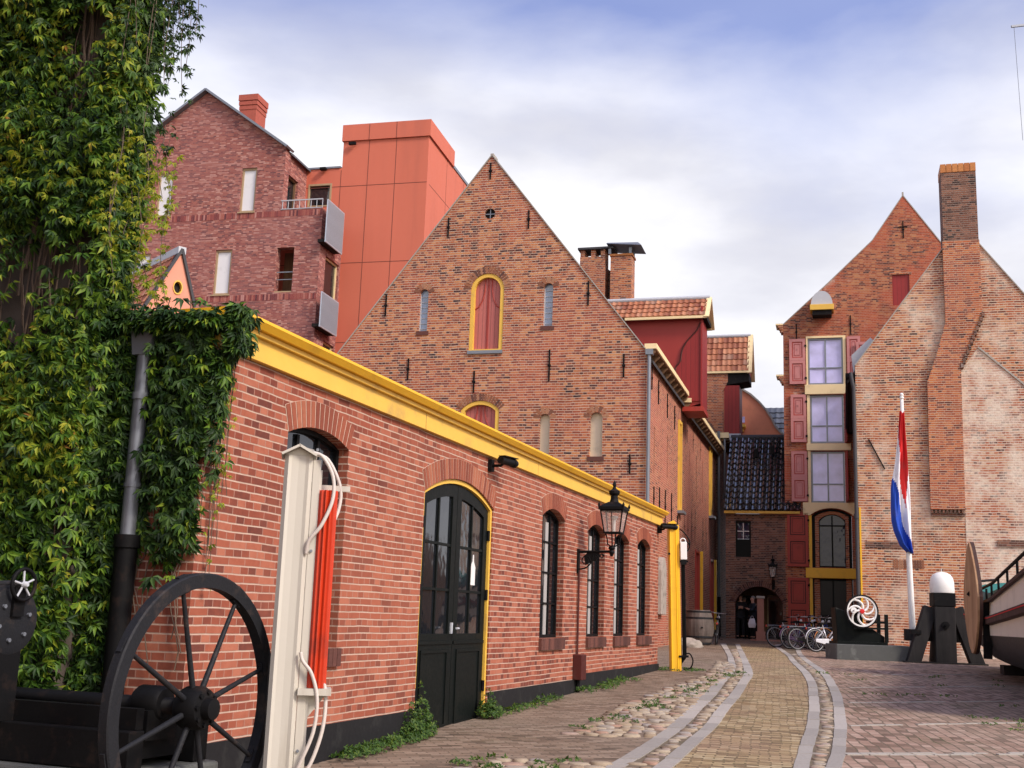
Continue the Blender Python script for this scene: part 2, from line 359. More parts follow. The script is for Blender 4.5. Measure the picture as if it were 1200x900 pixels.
M['timber_brown'] = wood('brown leeboard wood', (.24,.12,.055), (.55,.34,.19), 5)
M['barrel'] = wood('grey barrel oak', (.035,.028,.024), (.15,.12,.105), 8)
M['soffit'] = wood('soffit board', (.12,.06,.03), (.26,.15,.08), 6)
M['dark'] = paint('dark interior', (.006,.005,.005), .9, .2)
M['cap_orange'] = island('orange ridge tile cap', [(0,(.5,.17,.05)),(1,(.66,.28,.09))], .6)
M['stone_light'] = paint('light stone slab', (.40,.37,.32), .85, .3, 5, dirt=(.3,.29,.26), dirt_amt=.5, bmp=.5)
M['curtain'] = paint('grey white curtain', (.42,.40,.38), .8, .4, 8, streak=True)
M['sandstone'] = paint('pink sandstone', (.42,.2,.15), .8, .3, 4)
M['stem'] = wood('creeper stem', (.05,.035,.022), (.15,.105,.075), 12)
M['wall_grey'] = paint('streaked grey render', (.10,.08,.065), .9, .5, 2.5, dirt=(.06,.045,.035), dirt_amt=.7, bmp=.8, streak=True)
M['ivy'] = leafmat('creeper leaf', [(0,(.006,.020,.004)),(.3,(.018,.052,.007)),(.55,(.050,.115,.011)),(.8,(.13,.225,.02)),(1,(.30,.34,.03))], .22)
M['ivy_light'] = leafmat('bright lit creeper leaf', [(0,(.06,.12,.012)),(.5,(.22,.29,.025)),(.85,(.46,.44,.045)),(1,(.40,.2,.05))], .45)  # yellow-green of lit leaves put into the colour, also on thin strands
M['ivy_dark'] = leafmat('creeper leaf with painted shade', [(0,(.006,.016,.004)),(.5,(.016,.042,.009)),(1,(.06,.115,.018))], .15)  # shade of the deep and corner leaves put into a darker green
M['weed'] = leafmat('weed leaf', [(0,(.015,.04,.008)),(.6,(.05,.11,.018)),(1,(.14,.2,.03))], .3)
M['skin'] = paint('skin', (.55,.30,.22), .55, .1)
M['cloth_dark'] = paint('black coat cloth', (.010,.010,.013), .9, .3)
M['cloth_navy'] = paint('dark navy jacket cloth', (.012,.018,.028), .9, .3)
M['hair'] = paint('grey hair', (.3,.27,.25), .8, .3)
M['rim'] = paint('dull rim metal', (.30,.30,.31), .45, .2, metal=.3)
M['rubber'] = paint('tyre rubber', (.02,.02,.02), .8, .2)
M['silver'] = paint('silver bicycle paint', (.55,.56,.60), .35, .1, metal=.4)
M['flag_red'] = paint('red flag cloth', (.62,.02,.02), .8, .15, 3, bmp=.1)
M['flag_white'] = paint('white flag cloth', (.80,.79,.82), .8, .1, 3, bmp=.1)
M['flag_blue'] = paint('blue flag cloth', (.01,.06,.42), .8, .15, 3, bmp=.1)
M['teal'] = paint('teal bulwark paint', (.03,.18,.19), .45, .2, 3)
M['hull_white'] = paint('cream white hull paint', (.78,.72,.60), .45, .15, 2, dirt=(.3,.26,.2), dirt_amt=.3)
M['hull_black'] = paint('black hull tar', (.012,.013,.014), .5, .4, 4, dirt=(.05,.055,.05), dirt_amt=.5)
M['lamp_glass'] = None
# ------------------------------------------------------------------ camera, sky, sun
cam = bpy.data.cameras.new('camera'); co_ = bpy.data.objects.new('camera', cam); COL.objects.link(co_)
cam.sensor_width = 36; cam.lens = 1369/1200*36; cam.clip_end = 5000; cam.clip_start = .05
p_, r_ = R(11.2), R(2.0)
right_, fwd_, up_ = Vector((1,0,0)), Vector((0,math.cos(p_),math.sin(p_))), Vector((0,-math.sin(p_),math.cos(p_)))
cr = right_*math.cos(r_) - up_*(-math.sin(r_))      # camera rolled so that verticals lean right
cr = right_*math.cos(r_) + up_*math.sin(r_); cu = up_*math.cos(r_) - right_*math.sin(r_)
mw = Matrix((cr, cu, -fwd_)).transposed().to_4x4(); mw.translation = (0,0,1.52)
co_.matrix_world = mw; S.camera = co_

SUN_AZ, SUN_EL = 130, 40            # compass from +Y towards +X
w = bpy.data.worlds.new('World'); S.world = w; w.use_nodes = True; nt = w.node_tree
bg = nt.nodes['Background']; sky = N(nt,'ShaderNodeTexSky'); sky.sky_type = 'NISHITA'; sky.sun_disc = False
sky.sun_elevation = R(SUN_EL); sky.sun_rotation = R(SUN_AZ); sky.dust_density = 1.5; sky.ozone_density = 2.5
tc = N(nt,'ShaderNodeTexCoord'); mp = N(nt,'ShaderNodeMapping'); mp.inputs['Scale'].default_value = (1,1,2.6); mp.inputs['Location'].default_value = (3.1,1.35,.4)
nt.links.new(tc.outputs['Generated'], mp.inputs[0])
n1 = N(nt,'ShaderNodeTexNoise'); n1.inputs['Scale'].default_value = 1.5; n1.inputs['Detail'].default_value = 7; n1.inputs['Roughness'].default_value = .52; n1.inputs['Distortion'].default_value = .35
n2 = N(nt,'ShaderNodeTexNoise'); n2.inputs['Scale'].default_value = 3.2; n2.inputs['Detail'].default_value = 6
nt.links.new(mp.outputs[0], n1.inputs[0]); nt.links.new(mp.outputs[0], n2.inputs[0])
# a gap of bluer sky high up, closed cloud below it
sp = N(nt,'ShaderNodeSeparateXYZ'); nt.links.new(tc.outputs['Generated'], sp.inputs[0])
gap = math_(nt,'MULTIPLY', math_(nt,'SUBTRACT', sp.outputs[2], .34), 2.5)
cover = math_(nt,'SUBTRACT', math_(nt,'ADD', n1.outputs[0], .12), gap)
rp = ramp(nt, [(.22,(0,0,0)),(.56,(1,1,1))]); nt.links.new(cover, rp.inputs[0])
shade = ramp(nt, [(.3,(4.3,4.3,4.9)),(.46,(5.2,5.2,5.65)),(.60,(6.7,6.65,6.9)),(.72,(7.4,7.3,7.4))]); nt.links.new(n2.outputs[0], shade.inputs[0])
blue = mix(nt, 1.0, sky.outputs[0], (.95,.95,1.40), 'MULTIPLY')
c = mix(nt, math_(nt,'ADD', math_(nt,'MULTIPLY', rp.outputs[0], .80), .18), blue, shade.outputs[0])
# thinner, brighter cloud round the veiled sun and over the open side behind the camera
dt = N(nt,'ShaderNodeVectorMath', operation='DOT_PRODUCT'); nt.links.new(tc.outputs['Generated'], dt.inputs[0]); dt.inputs[1].default_value = (math.sin(R(160))*.8,math.cos(R(160))*.8,.6)
glow = math_(nt,'MULTIPLY', math_(nt,'POWER', math_(nt,'MAXIMUM', dt.outputs['Value'], 0.0), 1.6), 1.5)
c = mix(nt, 1.0, c, mix(nt, glow, (1,1,1), (1.85,1.68,1.40)), 'MULTIPLY')
nt.links.new(c, bg.inputs[0]); bg.inputs[1].default_value = .07
sl = bpy.data.lights.new('sun','SUN'); sl.energy = 1.5; sl.angle = R(14); sl.color = (1,.90,.76)
so = bpy.data.objects.new('sun', sl); COL.objects.link(so)
sd = Vector((math.sin(R(SUN_AZ))*math.cos(R(SUN_EL)), math.cos(R(SUN_AZ))*math.cos(R(SUN_EL)), math.sin(R(SUN_EL))))
so.rotation_euler = (-sd).to_track_quat('-Z','Y').to_euler()
S.view_settings.view_transform = 'Standard'; S.view_settings.look = 'None'; S.view_settings.gamma = 1; S.view_settings.use_curve_mapping = False
S.view_settings.exposure = 1.2
S.render.engine = 'CYCLES'
S.cycles.max_bounces = 6; S.cycles.use_denoising = True

# ------------------------------------------------------------------ ground
M['pave'] = brick('red brown clinker paving', [(.10,.07,.048),(.20,.137,.092),(.27,.195,.135),(.34,.26,.19)], (.11,.095,.065), bw=.21, bh=.075, mort=.008, squash=1, floor=True, rot=R(-16), patch=(.29,.225,.165), patch_amt=.5, wob=.012, vj=.8, dark=((.55,.5,.48),.54,.7,1.2), moss=((.06,.085,.02),.56,.74))
M['pave_red'] = brick('red clinker bays', [(.13,.085,.06),(.27,.175,.125),(.36,.24,.18),(.43,.31,.24)], (.13,.105,.07), bw=.22, bh=.125, mort=.009, squash=1, floor=True, rot=R(98), patch=(.31,.24,.175), patch_amt=.5, moss=((.05,.075,.02),.54,.70), wob=.014, vj=.8)
M['pave_yellow'] = brick('yellow clinker road', [(.15,.10,.06),(.31,.22,.115),(.43,.32,.17),(.52,.42,.26)], (.12,.095,.055), bw=.2, bh=.078, mort=.010, squash=1, floor=True, rot=R(13), patch=(.36,.23,.15), patch_amt=.5, moss=((.10,.10,.035),.52,.72), wob=.016, vj=.9, dark=((.6,.5,.42),.52,.68,1.4))
M['earth'] = paint('sandy joint earth', (.17,.13,.085), .95, .5, 6, dirt=(.07,.085,.03), dirt_amt=.6, bmp=.8)
M['track'] = island('grey kerb stone', [(0,(.34,.32,.285)),(.5,(.42,.395,.35)),(1,(.50,.47,.42))], .75, .3, .5, 30)
def sheet(name, quadrows, z, mat, kind='structure'):
    """quadrows: rows of points (X,Y) draped on the ground"""
    mb = MB(); k = len(quadrows[0])
    V = [(x,y,gz(y)+z) for row in quadrows for x,y in row]
    F = [(i*k+j, i*k+j+1, (i+1)*k+j+1, (i+1)*k+j) for i in range(len(quadrows)-1) for j in range(k-1)]
    o = mb.add(V,F).build(name, mat, recalc=False)
    for p in o.data.polygons:
        if p.normal.z < 0: o.data.flip_normals(); break
    if kind: o['kind'] = kind
    return o
ys = [-2500,-400,-60] + [(-20+2*i) for i in range(45)] + [90,140,400,2500]
xs = [-2500,-400,-80,-20,-8,0,4,8,12,20,40,80,400,2500]
sheet('ground', [[(x,y) for x in xs] for y in ys], 0, M['pave'])
LO = [((7.43,40.87),(7.66,41.08)),((5.94,31.74),(6.10,31.85)),((4.88,25.9),(5.06,25.99)),((4.28,23.04),(4.46,23.12)),((3.74,20.96),(3.93,21.03)),((3.09,18.32),(3.3,18.4)),((2.45,15.83),(2.65,15.9)),((1.97,13.95),(2.17,14.02)),((1.54,12.46),(1.73,12.52)),((1.20,11.37),(1.38,11.41)),((.92,10.53),(1.09,10.56)),((.45,9.1),(.63,9.13)),((-1.2,4.0),(-1.0,4.0))]
LI = [((7.95,40.9),(8.12,41.0)),((6.33,32.05),(6.51,32.16)),((5.52,27.6),(5.70,27.72)),((4.68,23.25),(4.87,23.3)),((4.09,20.76),(4.27,20.83)),((3.53,18.49),(3.71,18.55)),((2.86,15.98),(3.03,16.02)),((2.39,14.08),(2.55,14.12)),((2.02,12.84),(2.18,12.88)),((1.72,11.82),(1.88,11.85)),((1.46,10.95),(1.62,10.97)),((.95,9.3),(1.12,9.33)),((-.7,4.0),(-.5,4.0))]
RI = [((9.75,42.6),(9.93,42.7)),((9.02,39.66),(9.20,39.78)),((7.83,33.15),(8.0,33.29)),((6.87,28.49),(7.04,28.59)),((6.2,24.99),(6.37,25.07)),((5.69,22.53),(5.86,22.59)),((5.25,20.61),(5.42,20.67)),((4.84,18.99),(5.01,19.05)),((4.31,16.87),(4.47,16.92)),((3.91,15.38),(4.07,15.42)),((3.57,14.12),(3.73,14.16)),((3.21,12.91),(3.37,12.94)),((2.92,11.9),(3.07,11.93)),((2.64,10.92),(2.79,10.95)),((2.1,9.0),(2.26,9.0)),((.7,4.0),(.86,4.0))]
RO = [((10.2,41.9),(10.36,42.0)),((9.42,38.51),(9.6,38.64)),((8.25,33.49),(8.42,33.57)),((7.28,28.75),(7.45,28.82)),((6.62,25.23),(6.79,25.29)),((6.09,22.7),(6.26,22.75)),((5.63,20.77),(5.80,20.82)),((5.24,19.15),(5.41,19.19)),((4.69,17.01),(4.85,17.05)),((4.02,14.57),(4.18,14.6)),((3.58,13.01),(3.73,13.04)),((3.20,11.75),(3.35,11.78)),((2.95,10.99),(3.10,11.02)),((2.35,9.1),(2.5,9.1)),((.9,4.0),(1.06,4.0))]
def dense(l, side_):
    pts = [Vector(p[side_]) for p in l]; out = []
    for i in range(len(pts)-1):
        p0, p1, p2, p3 = pts[max(i-1,0)], pts[i], pts[i+1], pts[min(i+2,len(pts)-1)]
        for t in (0,.25,.5,.75):
            q = .5*((2*p1)+(p2-p0)*t+(2*p0-5*p1+4*p2-p3)*t*t+(3*p1-p0-3*p2+p3)*t**3); out.append(q)
    return out+[pts[-1]]
def at_y(l, y):
    for a,b in zip(l,l[1:]):
        if a.y >= y >= b.y: return a.x+(b.x-a.x)*(a.y-y)/max(a.y-b.y,1e-6)
    return (l[0] if y > l[0].y else l[-1]).x
D = {k:(dense(l,0),dense(l,1)) for k,l in (('LO',LO),('LI',LI),('RI',RI),('RO',RO))}
yy = [42.4-.45*i for i in range(85)]
sheet('road', [[(at_y(D['LI'][1],y)-.06+(at_y(D['RI'][0],y)-at_y(D['LI'][1],y)+.12)*t, y) for t in (0,.25,.5,.75,1)] for y in yy], .004, M['pave_yellow'])
sheet('path', [[(at_y(D['LO'][1],y)-.04+(at_y(D['LI'][0],y)-at_y(D['LO'][1],y)+.08)*t, y) for t in (0,.5,1)] for y in yy], .006, M['earth'])
sheet('path', [[(at_y(D['RI'][1],y)-.04+(at_y(D['RO'][0],y)-at_y(D['RI'][1],y)+.08)*t, y) for t in (0,.5,1)] for y in yy], .006, M['earth'])
sheet('pavement', [[(at_y(D['RO'][1],y)-.04+(30-at_y(D['RO'][1],y))*t, y+t*8*0) for t in (0,.1,.2,.5,1)] for y in yy], .003, M['pave_red'])
for k in ('LO','LI','RI','RO'):
    a, b = D[k]; mb = MB(); rr = random.Random(hash(k) % 99 if False else len(k)*7+ord(k[0])+ord(k[1]))
    y = 41.0 if k[0] == 'L' else 42.4
    while y > 4.4:
        L = rr.uniform(.6,1.15); y1 = y-L
        P = []
        for yy_ in (y-.006, y-L/2, y1+.006):
            j = rr.uniform(-.006,.006)
            P.append((at_y(a,yy_)+j, yy_)); P.append((at_y(b,yy_)+j, yy_))
        h = .014+rr.uniform(-.003,.005)
        V = [(x,q,gz(q)+h) for x,q in P]+[(x,q,gz(q)-.03) for x,q in P]
        mb.add(V, [(0,1,3,2),(2,3,5,4),(0,6,7,1),(4,5,11,10),(0,2,8,6),(2,4,10,8),(1,7,9,3),(3,9,11,5)]); y = y1
    o = mb.build('stone_track', M['track']); o['kind'] = 'structure'
# light stone bands across the red bays
for (x0,y0),(x1,y1) in (((2.6,10.6),(5.2,11.15)),((3.40,11.86),(5.6,12.4)),((4.2,14.5),(7.2,15.75)),((5.1,17.6),(8.8,19.2)),((5.95,20.54),(10.4,22.7)),((6.9,23.89),(12.4,27.1))):
    mb = MB(); dv = Vector((x1-x0,y1-y0)); L = dv.length; dv /= L; nv = Vector((-dv.y,dv.x)); t = 0
    for rowo in ((0,.10) if y0 < 12.2 else (0,)):
        t = 0
        while t < L:
            l = random.uniform(.18,.30)
            if random.random() > .12:
                c0 = Vector((x0,y0))+dv*t+nv*(rowo+random.uniform(-.008,.008)); c1 = c0+dv*(l-.012); h = random.uniform(.008,.014)
                P = [c0,c1,c1+nv*.055,c0+nv*.055]
                mb.add([(p.x,p.y,gz(p.y)+h) for p in P]+[(p.x,p.y,gz(p.y)-.02) for p in P], [(0,1,2,3),(0,4,5,1),(1,5,6,2),(2,6,7,3),(3,7,4,0)])
            t += l
    o = mb.build('paving_band', M['stone_light']); o['kind'] = 'structure'
# cobbles: rounded field stones bedded in the ground
M['cobble'] = island('field cobble', [(0,(.22,.16,.11)),(.3,(.36,.28,.19)),(.6,(.44,.37,.27)),(.85,(.34,.31,.28)),(1,(.42,.26,.18))], .75, .3, .6, 22)
def inside(p, poly):
    x,y = p; c = False
    for (x0,y0),(x1,y1) in zip(poly, poly[1:]+poly[:1]):
        if (y0 > y) != (y1 > y) and x < (x1-x0)*(y-y0)/(y1-y0)+x0: c = not c
    return c
def cobbles(region, bounds, size, seed, hgt=.035):
    rr = random.Random(seed); mb = MB(); x0,x1,y0,y1 = bounds; pts = []; grid = {}
    cell = size*1.02
    for _ in range(int((x1-x0)*(y1-y0)/(size*size)*14)):
        x,y = rr.uniform(x0,x1), rr.uniform(y0,y1)
        if not region(x,y): continue
        s = size*rr.uniform(.75,1.25); gx,gy = int(x/cell), int(y/cell)
        if any((px-x)**2+(py-y)**2 < ((ps+s)*.43)**2 for i in (-1,0,1) for j in (-1,0,1) for px,py,ps in grid.get((gx+i,gy+j),())): continue
        grid.setdefault((gx,gy),[]).append((x,y,s))
        a = rr.uniform(-.5,.5); ax, ay = s*rr.uniform(.5,.66), s*rr.uniform(.36,.5); h = hgt*rr.uniform(.6,1.25)
        n = 9; V = []; k = [rr.uniform(.76,1.16) for _ in range(n)]
        for lev,(rad,hh) in enumerate(((1,0.0),(.93,.62),(.74,.95))):
            for j in range(n):
                t = 2*PI*j/n; px, py = ax*rad*k[j]*math.cos(t), ay*rad*k[j]*math.sin(t)
                qx, qy = x+px*math.cos(a)-py*math.sin(a), y+px*math.sin(a)+py*math.cos(a)
                V.append((qx,qy,gz(qy)+h*hh-(.01 if lev == 0 else 0)))
        V.append((x,y,gz(y)+h)); F = []
        for l in (0,1):
            for j in range(n): F.append((l*n+j,l*n+(j+1)%n,(l+1)*n+(j+1)%n,(l+1)*n+j))
        for j in range(n): F.append((2*n+j,2*n+(j+1)%n,3*n))
        mb.add(V,F)
    o = mb.build('cobblestones', M['cobble'], smooth=True, recalc=False); return tag(o, kind='stuff')
patch1 = [(.72,12.8),(.95,13.5),(1.15,14.4),(1.85,16.61),(2.58,18.9),(3.12,20.27),(3.94,22.77),(5.0,27.8),(5.1,26.4),(4.40,23.0),(3.70,20.7),(3.0,18.1),(2.38,15.6),(1.9,13.8),(1.62,12.8),(1.2,12.62)]
o = cobbles(lambda x,y: inside((x,y),patch1), (.6,5.2,12.5,28), .155, 3, .026); o['label'] = 'pale worn cobblestones in a strip beside the left grey stone track'
patch2 = [(-.7,9.4),(-.2,10.3),(.04,10.8),(.42,10.77),(.98,10.73),(.72,9.9),(.5,9.2)]
o = cobbles(lambda x,y: inside((x,y),patch2), (-.8,1,9.2,10.9), .17, 4, .028); o['label'] = 'pale cobblestones at the bottom edge of the picture'
o = cobbles(lambda x,y: at_y(D['LO'][1],y)+.05 < x < at_y(D['LI'][0],y)-.05, (0,8,9,36), .13, 5, .022); o['label'] = 'small cobblestones between the two left stone tracks'
o = cobbles(lambda x,y: at_y(D['RI'][1],y)+.05 < x < at_y(D['RO'][0],y)-.05, (2,9,9,34), .12, 6, .018); o['label'] = 'small cobblestones between the two right stone tracks'

# ------------------------------------------------------------------ leaves
def leaf_mesh(name, centres, normals, size, mat, parent=None, leaflets=5, droop=1.0, width=.30, seed=1):
    """hand-shaped creeper leaves: each centre carries leaflets fanned out and hanging"""
    g = np.random.default_rng(seed); c = np.asarray(centres,float); n = np.asarray(normals,float); k = len(c)
    up = np.array([0,0,1.]); V = []; 
    roll = g.normal(0,.55,k); nn = n + g.normal(0,.38,(k,3)); nn /= np.linalg.norm(nn,axis=1,keepdims=True)
    down = -up*droop + n*g.uniform(.1,.8,(k,1)) + g.normal(0,.28,(k,3))
    down -= nn*(down*nn).sum(1,keepdims=True); down /= np.linalg.norm(down,axis=1,keepdims=True)
    sd_ = np.cross(nn,down)
    angs = np.linspace(-1.05,1.05,leaflets) if leaflets > 1 else np.array([0.])
    sz = size*g.uniform(.6,1.25,k)
    for a in angs:
        aa = a+roll*.5+g.normal(0,.12,k)
        d = down*np.cos(aa)[:,None]+sd_*np.sin(aa)[:,None]; s = -down*np.sin(aa)[:,None]+sd_*np.cos(aa)[:,None]
        L = (sz*(1-.22*abs(a)))[:,None]; W = L*width
        lift = nn*(L*g.uniform(.05,.22,(k,1)))
        base = c+d*L*.06
        V.append(np.stack([base, c+d*L*.45+s*W*.5+lift, c+d*L-nn*L*g.uniform(.0,.3,(k,1)), c+d*L*.45-s*W*.5+lift, c+d*L*.5],1))
    V = np.concatenate(V,0).reshape(-1,3); q = len(V)//5
    idx = (np.arange(q)*5)[:,None]; F = np.concatenate([idx+[0,1,4],idx+[1,2,4],idx+[2,3,4],idx+[3,0,4]],0)
    me = bpy.data.meshes.new(name); me.vertices.add(len(V)); me.vertices.foreach_set('co', V.ravel())
    me.loops.add(F.size); me.loops.foreach_set('vertex_index', F.ravel().astype(np.int32))
    me.polygons.add(len(F)); me.polygons.foreach_set('loop_start', np.arange(0,F.size,3,dtype=np.int32)); me.polygons.foreach_set('loop_total', np.full(len(F),3,np.int32))
    me.update(calc_edges=True); me.validate()
    o = bpy.data.objects.new(name, me); COL.objects.link(o); me.materials.append(mat)
    if parent: o.parent = parent
    return o
def fnoise(x,y,z,s): return noise.fractal(Vector((x*s,y*s,z*s)), 1.0, 2.0, 4)
# ------------------------------------------------------------------ low brick building at the left
AZL = 19.05
low = thing('brick_building', 'long low red brick building with a yellow fascia, black double door and black arched windows', 'building', (-2.199,8.338,0), AZL)
holes = [arch(1.18,2.28,1.19,2.93,3.035), arch(4.07,6.22,.0,2.77,3.0), arch(8.22,9.33,1.23,2.89,3.02), arch(10.64,11.74,1.23,2.87,3.0), arch(12.38,13.47,1.23,2.86,2.99), arch(14.15,15.28,1.23,2.88,3.02)]
MB().prism(rect(0,16.05,-.5,3.42), side, 0, .32, holes).build('wall', M['brick_low'], low)
MB().prism(rect(-6,0,-.5,3.42), front, 0, .3).build('gable_wall', M['brick_low'], low, xf=Matrix.Translation((-.32,0,0)))
MB().prism(rect(-6,0,-.5,3.42), front, 15.75, 16.05).build('rear_wall', M['brick_low'], low, xf=Matrix.Translation((-.32,0,0)))
MB().box(-6.2,-.33,.31,15.74,3.36,3.5).build('roof', M['slate'], low)
# fascia with its mouldings
mb = MB(); mb.mbox(side,.0,16.2,3.385,3.56,-.05,.02); mb.mbox(side,.0,16.23,3.56,3.60,-.09,.02)
mb.build('fascia', M['yellow'], low, bevel=.004)
mb = MB(); mb.prism([(-.13,3.602),(-.17,3.65),(-.17,3.672),(.3,3.672),(.3,3.602)], lambda u,z,d:(-u,d,z), .0, 16.26); mb.build('cornice', M['yellow_deep'], low)
for a,b,z in ((-.03,4.05,.553),(6.24,10.0,.622),(10.0,16.08,.692)):
    MB().mbox(side,a,b,-.4,z,-.022,.0).build('plinth', M['plinth'], low)
MB().mbox(front,-6,-.0,-.4,.553,-.022,0).build('plinth', M['plinth'], low)
def voussoirs(mb, m, u0,u1,zs,zt, h, d0, d1, n=None, gap=.012):
    c=(u0+u1)/2; w=(u1-u0)/2; hh=max(zt-zs,.01); rad=(w*w+hh*hh)/(2*hh); cz=zt-rad; a0=math.asin(min(1,w/rad))
    if hh > w: a0 = PI-a0
    n = n or max(5,int(2*a0*rad/.072)); ga = gap/rad/2
    for i in range(n):
        t0=-a0+2*a0*i/n+ga; t1=-a0+2*a0*(i+1)/n-ga
        mb.prism([(c+rr_*math.sin(t), cz+rr_*math.cos(t)) for rr_,t in ((rad,t0),(rad,t1),(rad+h,t1),(rad+h,t0))], m, d0, d1)
mb = MB()
for h,(u0,u1,zs,zt) in zip(holes, ((1.18,2.28,2.93,3.035),(4.07,6.22,2.77,3.0),(8.22,9.33,2.89,3.02),(10.64,11.74,2.87,3.0),(12.38,13.47,2.86,2.99),(14.15,15.28,2.88,3.02))):
    b1 = MB(); voussoirs(b1, side, u0,u1,zs,zt,.225,-.007,.1,gap=.015); va = b1.build('brick_arch', M['voussoir'], low)
    c_=(u0+u1)/2; w_=(u1-u0)/2; hh_=zt-zs; rd=(w_*w_+hh_*hh_)/(2*hh_); a0_=math.asin(w_/rd)
    arc = lambda q: [(c_+q*math.sin(-a0_+2*a0_*i/24), zt-rd+q*math.cos(-a0_+2*a0_*i/24)) for i in range(25)]
    MB().ring(arc(rd+.228),arc(rd+.003),side,-.003,.05,closed=False).build('mortar_bed', M['mortar'], va)
def arched_window(parent, m, u0,u1,z0,zs,zt, d, bars_v=1, bars_h=3, fr=.055, matf='black', matg='glass_dark', sill=None, bar=.022, barfrac=None, name='window'):
    o_ = arch(u0+.001,u1-.001,z0+.001,zs,zt-.001); i_ = arch(u0+fr,u1-fr,z0+fr,zs-fr*.2,zt-fr)
    f = MB().ring(o_, i_, m, d, d+.07).build(name, M[matf], parent, recalc=True)
    mb = MB(); mb.prism(arch(u0+fr*.6,u1-fr*.6,z0+fr*.6,zs-fr*.2,zt-fr*.7), m, d+.035, d+.05); mb.build('pane', M[matg], f)
    mb = MB()
    for i in range(bars_v):
        u = u0+(u1-u0)*(i+1)/(bars_v+1); mb.mbox(m,u-bar/2*1.6,u+bar/2*1.6,z0+fr*.8,zt-fr*.7-(.0 if abs(u-(u0+u1)/2)<.05 else (zt-zs)*.35),d+.012,d+.045)
    for i in range(bars_h):
        z = z0+fr+(zs-z0-fr)*((i+1)/(bars_h+1)*1.06 if barfrac is None else barfrac[i]); mb.mbox(m,u0+fr*.8,u1-fr*.8,z-bar/2,z+bar/2,d+.014,d+.046)
    if mb.v: mb.build('glazing_bar', M[matf], f)
    if sill:
        MB().mbox(m,u0+(u1-u0)*.50,u0+(u1-u0)*.625,z0+fr,zs-.05,d+.028,d+.0345).build('curtain', M['curtain'], f)
        s_ = MB(); n = max(3,int((u1-u0)/.075)); 
        for i in range(n):
            a = u0-.02+(u1-u0+.04)*i/n; b_ = u0-.02+(u1-u0+.04)*(i+1)/n-.008
            s_.mbox(m,a,b_,z0-.155,z0-.002,-.045,.18)
        s_.build('sill', M['sill'], f)
    return f
for u0,u1,z0,zs,zt in ((1.18,2.28,1.19,2.93,3.035),(8.22,9.33,1.23,2.89,3.02),(10.64,11.74,1.23,2.87,3.0),(12.38,13.47,1.23,2.86,2.99),(14.15,15.28,1.23,2.88,3.02)):
    arched_window(low, side, u0,u1,z0,zs,zt, .095, 2, 3, .045, sill=True, bar=.026)
mb = MB()
for u in (3.9,7.8,11.9): mb.mbox(side,u-.003,u+.003,3.387,3.558,-.0515,-.04)
mb.build('fascia_joint', M['soffit'], low)['kind'] = 'stuff'
# double door
oa = arch(4.075,6.215,-.1,2.765,2.995); ia = arch(4.125,6.165,-.1,2.75,2.95)
fr_ = MB().ring(oa, ia, side, .02, .09, closed=True).build('door_frame', M['yellow'], low)
for k,(a,b) in enumerate(((4.13,5.14),(5.15,6.16))):
    def top(u): 
        w_=1.0175; h_=.2; rad=(w_*w_+h_*h_)/(2*h_); return 2.945-rad+math.sqrt(max(rad*rad-(u-5.145)**2,0))
    def leafpoly(a,b,z0,inset): return [(a,z0),(b,z0)]+[(b+(a-b)*i/8, top(b+(a-b)*i/8)-inset) for i in range(9)]
    g0,g1 = a+.13,b-.13
    hole = leafpoly(g0,g1,1.30,.14)
    dl = MB().prism(leafpoly(a,b,.2,.004), side, .05, .10, [hole]).build('door', M['black_door'], low)
    MB().prism(leafpoly(g0-.01,g1+.01,1.29,.13), side, .075, .085).build('pane', M['glass_dark'], dl)
    mb = MB(); mb.mbox(side,(g0+g1)/2-.016,(g0+g1)/2+.016,1.3,top((g0+g1)/2)-.14,.055,.095)
    for z in (1.77,2.26): mb.mbox(side,g0,g1,z-.014,z+.014,.057,.093)
    mb.build('glazing_bar', M['black_door'], dl)
    mb = MB(); pl = rect(g0,g1,.32,1.13); mb.ring(pl, rect(g0+.03,g1-.03,.35,1.10), side, .036, .06); mb.mbox(side,a+.02,b-.02,1.19,1.225,.035,.06); mb.build('panel_moulding', M['black_door'], dl)
    if k == 1: MB().prism([(5.70,1.85),(5.84,1.85),(5.84,2.06),(5.79,2.12),(5.78,2.2),(5.76,2.2),(5.75,2.12),(5.70,2.06)], side, .066, .073).build('paper_tag', M['white'], dl)
    if k == 0:
        mb = MB(); mb.mbox(side,b-.07,b-.03,1.30,1.42,.03,.05); mb.tube([(-.035+.05,b-.05,1.36),(.05,b-.05,1.36),(.055,b-.13,1.36)],.011,8); mb.build('handle', M['zinc_light'], dl)
    for z in (.7,1.75,2.45): MB().tube([(-.035,(a-.005 if k==0 else b+.005),z-.06),(-.035,(a-.005 if k==0 else b+.005),z+.06)],.02,8).build('hinge', M['black'], dl)
# downpipe at the corner of the gable
mb = MB(); mb.tube([(-.50,-.10,3.32),(-.50,-.10,1.95)],.055,14); mb.tube([(-.50,-.10,3.02),(-.50,-.10,2.97)],.066,14); mb.tube([(-.50,-.10,2.36),(-.50,-.10,2.33)],.062,14)
mb.prism([(-.57,3.30),(-.43,3.30),(-.40,3.5),(-.42,3.57),(-.58,3.57),(-.60,3.5)], front, -.16, -.02); mb.build('downpipe', M['zinc'], low, smooth='auto')
mb = MB(); mb.tube([(-.50,-.10,1.99),(-.50,-.10,-.3)],.078,14); mb.tube([(-.50,-.10,1.99),(-.50,-.10,1.90)],.092,14); mb.build('downpipe', M['black'], low, smooth='auto')
